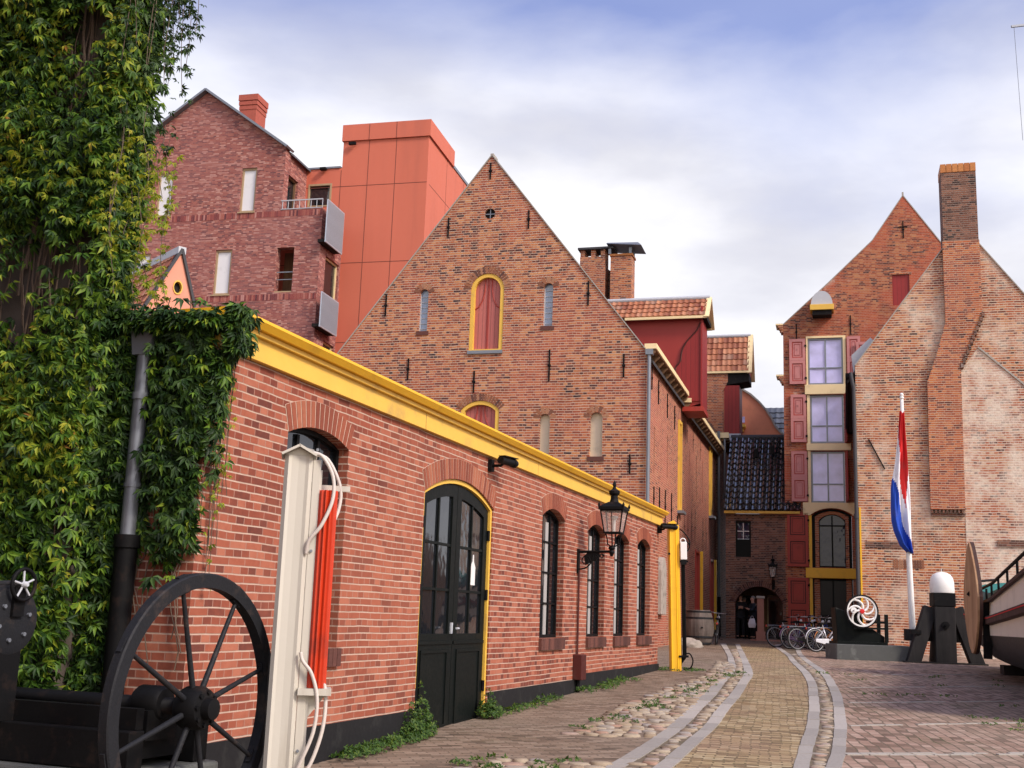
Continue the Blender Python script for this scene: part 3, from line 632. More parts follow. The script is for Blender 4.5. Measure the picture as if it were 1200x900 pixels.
# ------------------------------------------------------------------ tall creeper covered wall
tall = thing('old_wall', 'tall streaky grey wall hidden under creeper beside the low brick building', 'wall', (-2.199,8.338,0), AZL)
MB().box(-8,-.84,-.30,.0,-.5,7.6).build('wall', M['wall_grey'], tall)
MB().box(-8.1,-.79,-.36,.06,7.602,7.75).build('coping', M['stone'], tall)
vine = thing('climbing_plant', 'dense green creeper covering the tall grey wall at the left edge', 'climbing plant', (-2.199,8.338,0), AZL)
C, Nn = [], []; rr = random.Random(5)
def dens(x,z):
    n = fnoise(x*1.3,0.3,z*.75,1.15)
    s = fnoise(x*3.2,5.0,z*.35,1.0)
    d = .72 + n*1.35 + s*.4
    if z < 2.1 and x < -1.05: d -= .55*(2.1-z)/1.0*(.6+.4*math.sin(x*5))
    if x > -1.25: d += .35
    return max(0,min(1,d))
for _ in range(27000):
    x = rr.uniform(-3.4,-.80); z = rr.uniform(.15,7.4)
    if rr.random() < dens(x,z):
        dep = abs(rr.gauss(0,.10)) + .02 + .12*max(0,fnoise(x,1,z,1.6))
        C.append((x + (abs(rr.gauss(0,.05)) if x > -.9 else 0), -.30-dep, z)); Nn.append((.15,-1,.25))
for _ in range(4200):   # down the corner and its right face
    z = 7.4-abs(rr.gauss(0,2.6)); 
    if z < .2: continue
    C.append((-.84+abs(rr.gauss(0,.05+.05*max(0,fnoise(0,2,z,1.1)))), rr.uniform(-.42,.03), z)); Nn.append((.8,-.55,.2))
keep = [i for i in range(len(C)) if True]
rr2 = np.random.default_rng(3); sel = rr2.permutation(len(C))
a = sel[:int(len(sel)*.62)]; b = sel[int(len(sel)*.62):int(len(sel)*.84)]; d_ = sel[int(len(sel)*.84):]
C = np.array(C); Nn = np.array(Nn)
leaf_mesh('foliage', C[a], Nn[a], .10, M['ivy'], vine, 5, seed=11)
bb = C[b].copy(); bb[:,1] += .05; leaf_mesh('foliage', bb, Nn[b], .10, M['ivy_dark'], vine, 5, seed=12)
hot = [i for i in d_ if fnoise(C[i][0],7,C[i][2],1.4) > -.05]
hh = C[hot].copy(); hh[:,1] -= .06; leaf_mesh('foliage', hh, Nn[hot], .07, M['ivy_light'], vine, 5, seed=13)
mb = MB()
for i in range(230):
    x = rr.uniform(-3.3,-.84); z0 = rr.uniform(-.1,5.5); L = rr.uniform(.6,2.6); P = []; 
    for k in range(7):
        t = k/6; P.append((min(-.80,x+.05*math.sin(t*5+i)+rr.uniform(-.02,.02)), -.32-rr.uniform(0,.05), min(7.5,z0+L*t)))
    mb.tube(P, [rr.uniform(.004,.013)*(1-.5*k/6) for k in range(7)], 5, caps=False)
strC = []
for i in range(46):     # loose strands hanging past the corner
    hi = i < 26
    x = rr.uniform(-.86,-.52) if hi else rr.uniform(-.84,-.60); y = rr.uniform(-.45,.25); z = 7.5 if hi else rr.uniform(4.0,5.3); L = rr.uniform(1.0,2.1) if hi else rr.uniform(.4,1.2)
    P = []; dx = rr.uniform(-.02,.10); nstep = 9
    for k in range(nstep):
        t = k/(nstep-1); P.append((x+dx*t+.02*math.sin(t*7+i), y+.02*math.cos(t*6+i), z-L*t))
        if rr.random() < .9:
            for q in range(5 if hi else 3): strC.append((P[-1][0]+rr.gauss(0,.03),P[-1][1]+rr.gauss(0,.04),P[-1][2]+rr.uniform(-.09,.09)))
    mb.tube(P, .0032, 4, caps=False)
st = mb.build('stem', M['stem'], vine)
st['kind'] = 'stuff'
strC = np.array(strC); hiM = strC[:,2] > 5.0
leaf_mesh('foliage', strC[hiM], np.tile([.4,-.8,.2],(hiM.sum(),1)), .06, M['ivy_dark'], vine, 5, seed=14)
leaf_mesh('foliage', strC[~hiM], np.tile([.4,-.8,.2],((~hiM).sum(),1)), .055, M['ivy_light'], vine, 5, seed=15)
vine2 = thing('climbing_plant', 'darker green creeper over the corner of the low brick building, around the grey downpipe', 'climbing plant', (-2.199,8.338,0), AZL)
C = []; Nn = []; rr = random.Random(9)
def dens2(x,z):
    if z > 3.25: return 1.0
    n = fnoise(x*1.5,2.2,z,1.3)
    d = .95 + n*1.0
    edge = .0 + x            # right part thins out below
    if x > -.42: d -= max(0,(2.95-z))*.85*(1+ (x+.42)*1.2) - .25*(1 if 2.05<z<2.35 or 1.5 < z < 1.72 else 0)
    elif x > -.62: d -= max(0,(2.2-z))*.9
    else: d -= max(0,(1.7-z))*.7
    return max(0,min(1,d))
for _ in range(6500):
    x = rr.uniform(-.95,.03); z = rr.uniform(.9,3.6)
    if rr.random() < dens2(x,z):
        if -.60 < x < -.40 and z < 3.62:     # the pipe stays clear
            y = -.02-rr.uniform(0,.03)
        else: y = -.02-abs(rr.gauss(0,.075))
        C.append((x,y,z)); Nn.append((.1,-1,.3))
for _ in range(1500):    # over the top and round the corner
    x = rr.uniform(-1.0,.10); y = rr.uniform(-.2,.14); z = 3.50+abs(rr.gauss(0,.06)); C.append((x,y,z)); Nn.append((.2,-.5,.9))
for _ in range(700):
    z = 3.68-abs(rr.gauss(0,.40)); y = abs(rr.gauss(0,.075 if z < 3.35 else .10))-.05; C.append(((.04 if z < 3.35 else .15)+abs(rr.gauss(0,.035)), y, z)); Nn.append((1,-.2,.3))
C = np.array(C); Nn = np.array(Nn); sel = np.random.default_rng(4).permutation(len(C)); k = int(len(sel)*.72)
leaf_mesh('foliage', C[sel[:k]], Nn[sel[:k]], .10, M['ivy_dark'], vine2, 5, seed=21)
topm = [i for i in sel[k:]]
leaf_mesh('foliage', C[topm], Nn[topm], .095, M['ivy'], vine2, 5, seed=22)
thin = []
mb = MB()
for i in range(16):
    y = rr.uniform(-.02,.26); z = rr.uniform(3.0,3.7); L = rr.uniform(.5,1.9); P = []
    for k in range(8):
        t = k/7; P.append((.03+.02*rr.random(), y+.05*math.sin(t*4+i)*t+ (.02*t), z-L*t)); 
        if rr.random() < .55: thin.append((P[-1][0]+.02,P[-1][1]+rr.gauss(0,.03),P[-1][2]))
    mb.tube(P,.003,4,caps=False)
for i in range(30):
    x = rr.uniform(-.9,.0); z = rr.uniform(.9,2.6); L = rr.uniform(.5,1.4)
    mb.tube([(x+.06*math.sin(k+i),-.02-.02*rr.random(),z+L*k/6) for k in range(7)],.005,4,caps=False)
mb.build('stem', M['stem'], vine2)['kind'] = 'stuff'
leaf_mesh('foliage', np.array(thin), np.tile([1,-.2,.2],(len(thin),1)), .05, M['ivy_light'], vine2, 5, seed=23)
# weeds along the wall foot
def weeds(spots, label, seed):
    C = []; Nn = []; rr = random.Random(seed)
    for x,y,h,rad,n in spots:
        for _ in range(n):
            a = rr.uniform(0,2*PI); q = rad*math.sqrt(rr.random()); z = h*rr.random()**1.5*(1-q/rad*.7)
            C.append((x+q*math.cos(a),y+q*math.sin(a)*.8,gz(y)+z+.02)); Nn.append((math.cos(a)*.6+.3,math.sin(a)*.6-.4,.7))
    o = leaf_mesh('weeds', C, Nn, .045, M['weed'], None, 3, droop=-.5, width=.42, seed=seed); return tag(o, label, kind='stuff')
def lw(u, out): # point in front of the low wall
    a = R(AZL); return (-2.199+u*math.sin(a)+out*math.cos(a), 8.338+u*math.cos(a)-out*math.sin(a))
sp_ = []
for u in [2.3+.12*i for i in range(15)]: x,y = lw(u, random.uniform(.08,.2)); sp_.append((x,y,random.uniform(.06,.16),.13,42))
for u,h in ((3.8,.35),(3.98,.62),(4.12,.3)): x,y = lw(u,.1); sp_.append((x,y,h,.14,230))
for u,h in ((5.95,.4),(6.08,.25)): x,y = lw(u,.12); sp_.append((x,y,h,.13,190))
for u in [6.4+.25*i for i in range(10)]: x,y = lw(u,.08+random.random()*.1); sp_.append((x,y,random.uniform(.05,.13),.13,26))
for u in [10.0+.22*i for i in range(14)]: x,y = lw(u,.1+random.random()*.2); sp_.append((x,y,random.uniform(.05,.12),.15,30))
weeds(sp_, 'green weeds growing along the black foot of the low brick wall', 31)
sp_ = []
for i in range(46):
    k = random.random(); x = 1.0+k*3.6+random.uniform(-.25,.25); y = 13+k*10.5+random.uniform(-.3,.3); sp_.append((x,y,.012,.12,9))
for i in range(26): sp_.append((5.6+random.random()*4.5, 15.5+random.random()*9, .01, .22, 10))
for i in range(30): sp_.append((6.2+random.random()*1.6, 13.5+random.random()*2.2, .012, .2, 12))
for i in range(14): sp_.append((-.4+random.random()*1.2, 9.9+random.random()*.9, .015, .09, 12))
for i in range(22): a = random.random()*2*PI; sp_.append((3.4+.5*math.cos(a), 23.6+.35*math.sin(a), .02, .1, 14))
weeds(sp_, 'moss and grass tufts growing between the paving stones of the courtyard', 32)
# ------------------------------------------------------------------ roof tiles with a real wave and steps
def pantiles(mb, P, width, length, tw=.25, tl=.33, amp=.028, step=.035, seg=6):
    """P(u,v,h): u along the eave, v up the slope, h off the slope; every tile is its own little sheet"""
    nu, nv = max(1,round(width/tw)), max(1,round(length/tl)); tw, tl = width/nu, length/nv
    for r in range(nv):
        for c in range(nu):
            V = []; F = []; j = random.uniform(-.004,.004)
            for k,(v,h) in enumerate(((r*tl-.0,step),((r+1)*tl+.02,.0))):
                for i in range(seg+1):
                    t = i/seg; V.append(P((c+t)*tw, v, h+j+amp*(.5+.5*math.cos(2*PI*t))**1.3))
            for i in range(seg+1): V.append(P((c+i/seg)*tw, r*tl+.004, -.02))
            for i in range(seg):
                F.append((i,i+1,seg+2+i,seg+1+i)); F.append((2*seg+2+i,2*seg+3+i,i+1,i))
            mb.add(V,F)
    return mb
def anchors(parent, m, lst, d=-.03):
    for u,z0,z1 in lst:
        mb = MB(); mb.mbox(m,u-.022,u+.022,z0,z1,d,-.004); mb.mbox(m,u-.045,u+.045,(z0+z1)/2-.03,(z0+z1)/2+.03,d-.012,-.002)
        mb.build('wall_anchor', M['black'], parent)
# ------------------------------------------------------------------ orange brick warehouse with the big gable
Pm = (3.874,33,0); AZM = 16
A = thing('warehouse', 'old orange brick warehouse with a big plain gable and arched pink hatches', 'building', Pm, AZM)
gab = [(-9.86,0),(0,0),(0,9.2),(-4.93,15.54),(-9.86,9.2)]
aH = [arch(-5.44,-4.38,9.32,11.25,11.74,14), arch(-5.60,-4.40,5.4,7.5,7.79,14), arch(-7.09,-6.81,9.99,11.2,11.33,8), arch(-3.14,-2.85,10.02,11.22,11.35,8),
      arch(-3.15,-2.84,6.02,7.22,7.36,8), arch(-1.64,-1.27,6.09,7.22,7.39,8), [(-4.93+.17*math.cos(2*PI*i/16),13.66+.17*math.sin(2*PI*i/16)) for i in range(16)]]
MB().prism(gab, front, 0, .45, aH).build('gable_wall', M['brick_main'], A)
voff = lambda mb,*a,**k: voussoirs(mb, front, *a, **k)
for (u0,u1,zs,zt,h) in ((-5.44,-4.38,11.25,11.74,.22),(-5.6,-4.4,7.5,7.79,.22),(-7.09,-6.81,11.2,11.33,.2),(-3.14,-2.85,11.22,11.35,.2),(-3.15,-2.84,7.22,7.36,.2),(-1.64,-1.27,7.22,7.39,.2)):
    mb = MB(); voff(mb,u0,u1,zs,zt,h,-.008,.06,gap=.02); mb.build('brick_arch', M['voussoir_old'], A)
for (u0,u1,z0,zs,zt) in ((-5.44,-4.38,9.32,11.25,11.74),(-5.60,-4.40,5.4,7.5,7.79)):
    f = MB().ring(arch(u0+.004,u1-.004,z0,zs,zt-.004,14), arch(u0+.12,u1-.12,z0+.05,zs-.02,zt-.12,14), front, .02, .2).build('hatch_frame', M['yellow'], A)
    MB().prism(arch(u0+.09,u1-.09,z0+.03,zs,zt-.09,14), front, .14, .19).build('hatch_door', M['pink_shutter'], f)
    c = (u0+u1)/2; mb = MB()
    for s_ in (-1,1):
        mb.tube([front(c+s_*x,zs-z,.125) for x,z in ((.10,-.34),(.12,.05),(.17,.30),(.28,.52),(.44,.62))],.017,6)
        mb.mbox(front,c+s_*.02-.006,c+s_*.02+.006,z0+.05,zt-.15,.12,.14)
    mb.build('strap_hinge', M['red_shutter'], f)
    MB().mbox(front,u0-.02,u1+.02,z0-.10,z0-.002,-.06,.2).build('sill', M['zinc'], f)
for (u0,u1,z0,zs,zt,mm) in ((-7.09,-6.81,9.99,11.2,11.33,'glass_blue'),(-3.14,-2.85,10.02,11.22,11.35,'glass_blue'),(-3.15,-2.84,6.02,7.22,7.36,'cream_panel'),(-1.64,-1.27,6.09,7.22,7.39,'cream_panel')):
    if mm == 'cream_panel': mt = M.setdefault('cream_panel', paint('cream infill panel', (.66,.56,.40), .7, .1, 3))
    else: mt = M[mm]
    f = MB().prism(arch(u0-.01,u1+.01,z0,zs,zt,8), front, .13, .2).build('slit_window', mt, A)
    if mm == 'glass_blue':
        mb = MB(); mb.mbox(front,u0,u0+.035,z0,zs,.09,.13)
        for i in range(7): mb.mbox(front,u0,u1,z0+.08+i*.17,z0+.10+i*.17,.11,.128)
        mb.build('glazing_bar', M['zinc_light'], f)
    s_ = MB(); s_.mbox(front,u0-.06,u1+.06,z0-.13,z0-.002,-.025,.15); s_.build('sill', M['sill'], f)
MB().lathe([(.175,.10),(.175,.16)],(-4.93,0,13.66),16,'y').build('round_window', M['dark'], A)
mb = MB(); mb.mbox(front,-4.945,-4.915,13.49,13.83,.06,.09); mb.mbox(front,-5.1,-4.76,13.645,13.675,.06,.09); mb.build('round_window_bars', M['zinc'], A)
anchors(A, front, [(-4.96,14.78,15.32),(-6.26,12.97,13.6),(-3.68,13.1,13.68),(-8.2,10.5,11.2),(-1.77,10.6,11.34),(-7.35,8.47,9.14),(-5.22,8.03,8.7),(-2.9,8.33,9.29),(-.67,8.41,9.1),(-9.2,8.5,9.05),(-.45,5.6,6.15)])
mb = MB()
for a,b in (((-.02,9.16),(-4.93,15.53)),((-9.84,9.16),(-4.93,15.53))):
    a = Vector((a[0],.2,a[1]+.05)); b = Vector((b[0],.2,b[1]+.05)); mb.bar(a,b,.47,.03)
mb.box(-4.98,-4.88,-.02,.45,15.52,15.62); mb.build('coping', M['stone_light'], A)
# long side, roof
LEN = 8.0
sH = [rect(1.5,1.62,5.78,7.2), rect(4.2,4.34,6.0,7.36), rect(6.75,7.45,5.2,8.3)]
MB().prism(rect(.451,LEN,0,9.2), side, .003, .45, sH).build('side_wall', M['brick_side'], A)
MB().prism(rect(.451,LEN,0,9.2), side, 9.41, 9.86).build('side_wall', M['brick_side'], A)
for s_ in (1,-1):
    x0, x1 = (-4.93, .15) if s_ > 0 else (-10.0,-4.93)
    mb = MB(); mb.prism([(-4.93,15.38),(-4.93,15.48),(.12 if s_>0 else -9.98,8.98),(.12 if s_>0 else -9.98,8.88)], lambda u,z,d:(u,d,z), .46, LEN); mb.build('roof', M['slate'], A)
for u in (1.56,4.27): MB().mbox(side,u-.07,u+.07,5.7,7.4,.22,.24).build('slit_window', M['dark'], A)
f = MB().ring(rect(6.75,7.45,5.2,8.3),rect(6.85,7.33,5.3,8.2),side,-.06,.2).build('hatch_frame', M['yellow'], A)
MB().mbox(side,6.84,7.34,5.29,8.21,.12,.15).build('hatch_door', M['pink_shutter'], f)
MB().mbox(side,6.7,7.5,5.10,5.195,-.2,.1).build('sill', M['zinc'], f)
def eave(parent, y0, y1, z, outx=.30, brackets=.75, matf='cream'):
    e = MB(); e.box(-.02,outx,y0,y1,z+.05,z+.085); e.box(outx-.035,outx,y0,y1,z+.085,z+.20); e.box(-.05,outx-.036,y0,y0+.03,z+.085,z+.20)
    g_ = e.build('gutter', M[matf], parent)
    mb = MB(); mb.box(0.0,outx-.02,y0+.02,y1-.02,z+.02,z+.048); n = int((y1-y0)/brackets)
    for i in range(n+1):
        y = y0+.08+(y1-y0-.16)*i/max(n,1); mb.prism([(0,z-.24),(.05,z-.24),(outx-.05,z-.05),(outx-.05,z+.018),(0,z+.018)], lambda u,zz,d:(u,d,zz), y-.04, y+.04)
    mb.build('bracket', M['soffit'], g_)
    return g_
eave(A, -.12, 7.3, 9.16)
mb = MB(); mb.tube([(.08,-.06,9.2),(.08,-.06,.3)],.055,10); mb.box(-.02,.2,-.14,.02,9.04,9.2); mb.build('downpipe', M['zinc'], A, smooth='auto')
anchors(A, side, [(1.5,4.7,5.4),(2.6,4.6,5.5),(3.8,4.5,5.55),(5.2,4.5,5.6),(6.6,4.4,5.0),(.9,8.2,8.9),(2.2,8.0,8.75),(4.1,7.9,8.7),(5.8,7.8,8.6)])
# hoist dormer, red boarding
d1 = MB(); d1.prism([(-3.0,11.9),(-2.1,12.12),(.68,12.12),(.68,9.0),(.12,8.85),(-.02,9.3),(-3.0,12.0)], lambda u,z,d:(u,d,z), 7.55, 7.62); dc = d1.build('dormer_cheek', M['red_cheek'], A)
def smooth2(pts, k=5):
    P = [Vector(p) for p in pts]; out = []
    for i in range(len(P)-1):
        p0,p1,p2,p3 = P[max(i-1,0)],P[i],P[i+1],P[min(i+2,len(P)-1)]
        for t in [q/k for q in range(k)]: out.append(tuple(.5*((2*p1)+(p2-p0)*t+(2*p0-5*p1+4*p2-p3)*t*t+(3*p1-p0-3*p2+p3)*t**3)))
    return out+[tuple(P[-1])]
M['red_line'] = paint('dark red line and shadow paint', (.07,.010,.007), .6, .2)
mb = MB(); og = [(.66,11.90),(.54,11.62),(.38,11.44),(.2,11.24),(.06,11.0),(0,10.8),(-.03,10.55),(-.1,10.42),(-.2,10.30),(-.22,10.1)]; og = smooth2(og)
mb.prism(og+[(-.02,9.32),(.10,9.08),(.675,9.08),(.675,11.90)], front, 7.50, 7.548); lb = mb.build('hoist_boarding', M['red_boards'], dc)
mb = MB(); mb.tube([front(u,z,7.495) for u,z in og],.03,6); mb.build('ogee_shadow_trim', M['red_line'], lb)  # dark trim along the ogee, drawing in its shadow line
MB().box(.681,.74,7.45,8.95,8.88,12.5).build('dormer_front', M['red_boards'], A)
MB().box(.05,.78,7.44,8.96,8.72,8.878).build('dormer_base', M['red_shutter'], A)
MB().prism([(-2.6,11.0),(-1.0,12.12),(.55,12.12),(.55,9.0),(0,9.0)], lambda u,z,d:(u,d,z), 8.88, 8.95).build('dormer_cheek', M['red_cheek'], A)
sl = math.hypot(.92,.86); r1 = MB()
for s_ in (-1,1):
    Pf = lambda u,v,h,s_=s_: (-3.2+u, 8.2+s_*(.92-.92*v/sl) + s_*h*.86/sl, 12.10+.86*v/sl+h*.92/sl)
    pantiles(r1, Pf, 4.05, sl-.04, .2, .33, .03, .035)
rf = r1.build('dormer_roof', M['tile_orange'], A, smooth=False, recalc=False)
MB().tube([(-3.2,8.2,12.99),(.92,8.2,12.99)],.085,10).build('ridge', M['zinc_light'], rf)
mb = MB()
for s_ in (-1,1):
    mb.bar((.90,8.2+s_*.98,12.03),(.90,8.2,12.98),.06,.18,up=(1,0,0)); mb.box(-2.0,.9,8.2+s_*.94-.03,8.2+s_*.94+.03,12.0,12.09)
mb.build('bargeboard', M['cream'], rf)
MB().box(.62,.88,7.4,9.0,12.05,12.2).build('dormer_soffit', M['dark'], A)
MB().prism([(7.5,12.1),(8.9,12.1),(8.2,12.9)], lambda u,z,d:(d,u,z), .5, .6).build('dormer_gable', M['red_boards'], A)
# chimneys
def flue(parent, x0,x1,y0,y1,z0,z1, mt, cap=None):
    c_ = MB().box(x0,x1,y0,y1,z0,z1).build('chimney', mt, parent)
    return c_
c1 = flue(A,-4.22,-3.24,9.6,10.3,11.5,15.2,M['brick_stack'])
for x in (-4.21,-3.79,-3.41): MB().box(x,x+.17,9.61,10.29,15.203,15.48).build('flue_pier', M['brick_stack'], c1)
MB().box(-4.3,-2.9,9.5,10.4,15.482,15.56).build('cap_slab', M['slate'], c1)
c2 = flue(A,-3.02,-2.2,9.6,10.3,11.5,15.18,M['brick_stack'])
mb = MB(); mb.box(-3.05,-2.16,9.56,10.34,15.183,15.26); mb.build('cap_band', M['cap_orange'], c2)
mb = MB(); mb.box(-3.1,-3.0,9.55,9.65,15.262,15.5); mb.box(-2.3,-2.2,9.55,9.65,15.262,15.5); mb.box(-2.3,-2.2,10.2,10.3,15.262,15.5); mb.add([(-3.15,9.35,15.62),(-1.8,9.35,15.5),(-1.8,10.55,15.5),(-3.15,10.55,15.62),(-3.15,9.5,15.7),(-1.95,9.5,15.66),(-1.95,10.4,15.66),(-3.15,10.4,15.7)],[(0,1,2,3),(4,7,6,5),(0,4,5,1),(1,5,6,2),(2,6,7,3),(3,7,4,0)])
mb.build('cowl', M['zinc'], c2)
MB().prism([(-3.4,12.5),(-3.4,15.0),(-2.9,14.62),(-2.1,13.45),(-1.4,12.4)], front, 10.31, 10.6).build('chimney_shoulder', M['brick_dark'], c1)
# ------------------------------------------------------------------ second warehouse, its own eave, behind the first along the lane
B = thing('warehouse', 'second warehouse along the lane with yellow jambs and long red brick side', 'building', Pm, AZM)
bH = [rect(16.6,17.3,5.9,9.0), rect(11.9,13.2,1.2,4.2), rect(17.0,18.3,1.2,4.15), rect(10.0,10.14,6.0,7.7), rect(12.2,12.34,6.1,7.8), rect(14.3,14.44,6.2,7.9)]
MB().prism(rect(8.003,19.4,0,8.95), side, .03, .48, bH).build('side_wall', M['brick_side'], B)
mb = MB()
for s_ in (1,-1):
    e_ = .15 if s_ > 0 else -9.98
    m2 = MB(); m2.prism([(-4.93,15.2),(-4.93,15.3),(e_,8.85),(e_,8.75)], lambda u,z,d:(u,d,z), 8.01, 19.3); m2.build('roof', M['slate'], B)
for u in (10.07,12.27,14.37): MB().mbox(side,u-.07,u+.07,6.0,8,.22,.25).build('slit_window', M['dark'], B)
for (a,b,z0,z1) in ((16.6,17.3,5.9,9.0),):
    f = MB().ring(rect(a,b,z0,z1),rect(a+.1,b-.12,z0+.1,z1-.1),side,-.04,.22).build('hatch_frame', M['yellow'], B)
    MB().mbox(side,a+.09,b-.1,z0+.09,z1-.09,.14,.17).build('hatch_door', M['pink_shutter'], f); MB().mbox(side,a-.05,b+.05,z0-.1,z0-.004,-.2,.1).build('sill', M['zinc'], f)
for (a,b,z0,z1) in ((11.9,13.2,1.2,4.2),(17.0,18.3,1.2,4.15)):
    f = MB().ring(rect(a,b,z0,z1),rect(a+.08,b-.08,z0+.02,z1-.1),side,-.01,.25).build('door_frame', M['red_shutter'], B)
    MB().mbox(side,a+.07,b-.07,z0,z1-.09,.17,.2).build('door', M['red_shutter'], f)
    MB().mbox(side,b-.06,b,z0+.02,z1,-.13,-.022).build('shutter', M['yellow_deep'], f)
eave(B, 7.45, 19.3, 8.98, .36)
anchors(B, side, [(8.6,4.2,5.4),(9.5,4.2,5.3),(10.6,4.3,5.6),(11.6,4.3,5.7),(14.2,4.3,5.6),(15.3,4.4,5.7),(9.2,7.9,8.7),(11,7.8,8.7),(13.3,7.8,8.6)], d=.0-.01)
mb = MB(); mb.tube([(.12,19.25,9.9),(.12,19.25,9.2),(.12,19.25,2.6)],.06,10); mb.build('downpipe', M['zinc'], B, smooth='auto')
MB().tube([(.12,19.25,2.62),(.12,19.25,.5)],.085,10).build('downpipe', M['black'], B, smooth='auto')
# ------------------------------------------------------------------ third warehouse at the end of the lane, with the tiled hoist dormer
Cc = thing('warehouse', 'sooty third warehouse at the far end of the lane with an orange tiled hoist dormer', 'building', Pm, AZM)
MB().prism([(-9,0),(.12,0),(.12,9.75),(-2.9,13.63),(-9,13.63)], front, 19.402, 19.8).build('gable_wall', M['brick_dark'], Cc)
MB().prism(rect(19.801,26.9,0,9.75), side, -.10, .4, [rect(24.9,25.8,1.0,3.2)]).build('side_wall', M['brick_dark'], Cc)
m2 = MB(); m2.prism([(-4.93,15.9),(-4.93,16.0),(.2,9.7),(.2,9.6)], lambda u,z,d:(u,d,z), 19.81, 26.8); m2.build('roof', M['slate'], Cc)
f = MB().ring(rect(24.9,25.8,1.0,3.2),rect(24.98,25.72,1.02,3.12),off(side,-.1),-.01,.2).build('door_frame', M['red_shutter'], Cc)
MB().mbox(side,24.97,25.73,1.0,3.13,.05,.08).build('door', M['red_shutter'], f)
MB().mbox(side,25.74,25.8,1.1,3.15,-.26,-.122).build('shutter', M['yellow_deep'], f)
g_ = eave(Cc, 19.35, 26.8, 9.62, .52)
MB().box(-.02,.55,19.28,19.345,9.60,9.84).build('gutter_end', M['cream'], g_)
mb = MB(); mb.tube([(.36,19.42,9.6),(.36,19.42,7.2),(.3,19.5,6.9)],.055,10); mb.build('downpipe', M['zinc'], Cc, smooth='auto')
MB().prism([(-2.5,9.9),(.25,9.9),(.25,11.9),(.45,12.3),(.45,12.72),(-2.5,12.72)], front, 19.98, 20.2).build('dormer_cheek', M['brick_stack'], Cc)
hb = MB().box(.28,.97,20.02,21.5,9.9,12.12).build('hoist_box', M['red_boards'], Cc)
MB().box(.22,1.02,19.98,21.54,9.62,9.898).build('hoist_base', M['zinc_light'], hb)
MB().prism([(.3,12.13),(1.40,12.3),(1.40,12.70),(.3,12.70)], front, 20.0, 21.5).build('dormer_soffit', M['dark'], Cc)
sl = math.hypot(1.0,1.86); r1 = MB()
for s_ in (-1,1):
    Pf = lambda u,v,h,s_=s_: (-2.4+u, 20.95+s_*(1.0-1.0*v/sl)+s_*h*1.86/sl, 12.76+1.86*v/sl+h*1.0/sl)
    pantiles(r1, Pf, 3.78, sl-.05, .24, .34, .035, .04)
rf = r1.build('dormer_roof', M['tile_orange'], Cc, recalc=False)
MB().tube([(-2.4,20.95,14.65),(1.42,20.95,14.65)],.09,10).build('ridge', M['zinc_light'], rf)
mb = MB()
for s_ in (-1,1):
    mb.bar((1.42,20.95+s_*1.06,12.66),(1.42,20.95,14.68),.07,.22,up=(1,0,0)); mb.box(-1.5,1.4,20.95+s_*1.03-.03,20.95+s_*1.03+.03,12.68,12.77)
mb.build('bargeboard', M['cream'], rf)
MB().prism([(20.0,12.7),(21.9,12.7),(20.95,14.5)], lambda u,z,d:(d,u,z), 1.3, 1.38).build('dormer_gable', M['red_boards'], Cc)

# ------------------------------------------------------------------ weathered relief slab leaning on the lane wall
rel = MB().prism(arch(2.2,3.25,1.7,3.0,3.4,12), side, -.16, -.004).build('stone_relief', M['relief'], None, bevel=.02)
rel.location = Pm; rel.rotation_euler = (0,0,-R(AZM)); tag(rel, 'weathered pale arched stone relief on the brick side wall of the big-gabled warehouse', 'relief')

# ------------------------------------------------------------------ apartment building
Pb = (-7.529,44,0); AZB = 14
ap = thing('apartment_building', 'modern purple red brick apartment building with a steep gable and grey metal balconies', 'building', Pb, AZB)
ow = [rect(-3.84,-3.17,17.07,18.95), rect(-4.70,-3.98,13.65,15.52), rect(-2.03,-1.29,13.66,15.51), rect(-7.6,-6.9,17.07,18.95), rect(-8.3,-7.6,13.65,15.5)]
MB().prism([(-9.5,0),(-.2,0),(-.2,17.08),(-1.97,17.08),(-1.97,19.74),(-5.69,22.40),(-9.4,19.74)], front, 0, .35, ow).build('gable_wall', M['brick_apt'], ap)
MB().prism(rect(.351,3.2,0,17.0), off(side,.2), 0, .3, [rect(.9,2.0,10.2,11.9),rect(.6,2.0,13.4,15.3)]).build('side_wall', M['brick_apt'], ap)
MB().prism(rect(.351,6,16.9,19.7), off(side,1.97), 0, .3, [rect(.42,1.35,17.1,18.75)]).build('side_wall', M['brick_apt'], ap)
MB().box(-2.2,-2.15,.3,1.5,17.0,18.9).build('window', M['glass_dark'], ap)
mb = MB(); mb.ring(rect(.42,1.35,17.1,18.75),rect(.48,1.29,17.16,18.69),off(side,1.97),.1,.2); mb.build('window_frame', M['soffit'], ap)
for u0,u1,z0,z1 in ((.9,2.0,10.2,11.9),(.6,2.0,13.4,15.3)):
    f = MB().ring(rect(u0,u1,z0,z1),rect(u0+.06,u1-.06,z0+.06,z1-.06),off(side,.2),.1,.2).build('balcony_door', M['cream'], ap); MB().mbox(off(side,.2),u0,u1,z0,z1,.16,.19).build('pane', M['glass_dark'], f)
for u0,u1,z0,z1 in ((-3.84,-3.17,17.07,18.95),(-4.70,-3.98,13.65,15.52),(-7.6,-6.9,17.07,18.95),(-8.3,-7.6,13.65,15.5)):
    f = MB().ring(rect(u0+.003,u1-.003,z0+.003,z1-.003),rect(u0+.08,u1-.08,z0+.08,z1-.08),front,.06,.16).build('window', M['soffit_light'] if 'soffit_light' in M else M.setdefault('soffit_light', paint('oak window frame', (.42,.30,.17), .5, .2, 4)), ap)
    MB().mbox(front,u0+.06,u1-.06,z0+.06,z1-.06,.10,.13).build('pane', M['white_blind'], f)
    MB().mbox(front,u0-.04,u1+.04,z0-.05,z0-.002,-.05,.1).build('sill', M['soffit_light'], f)
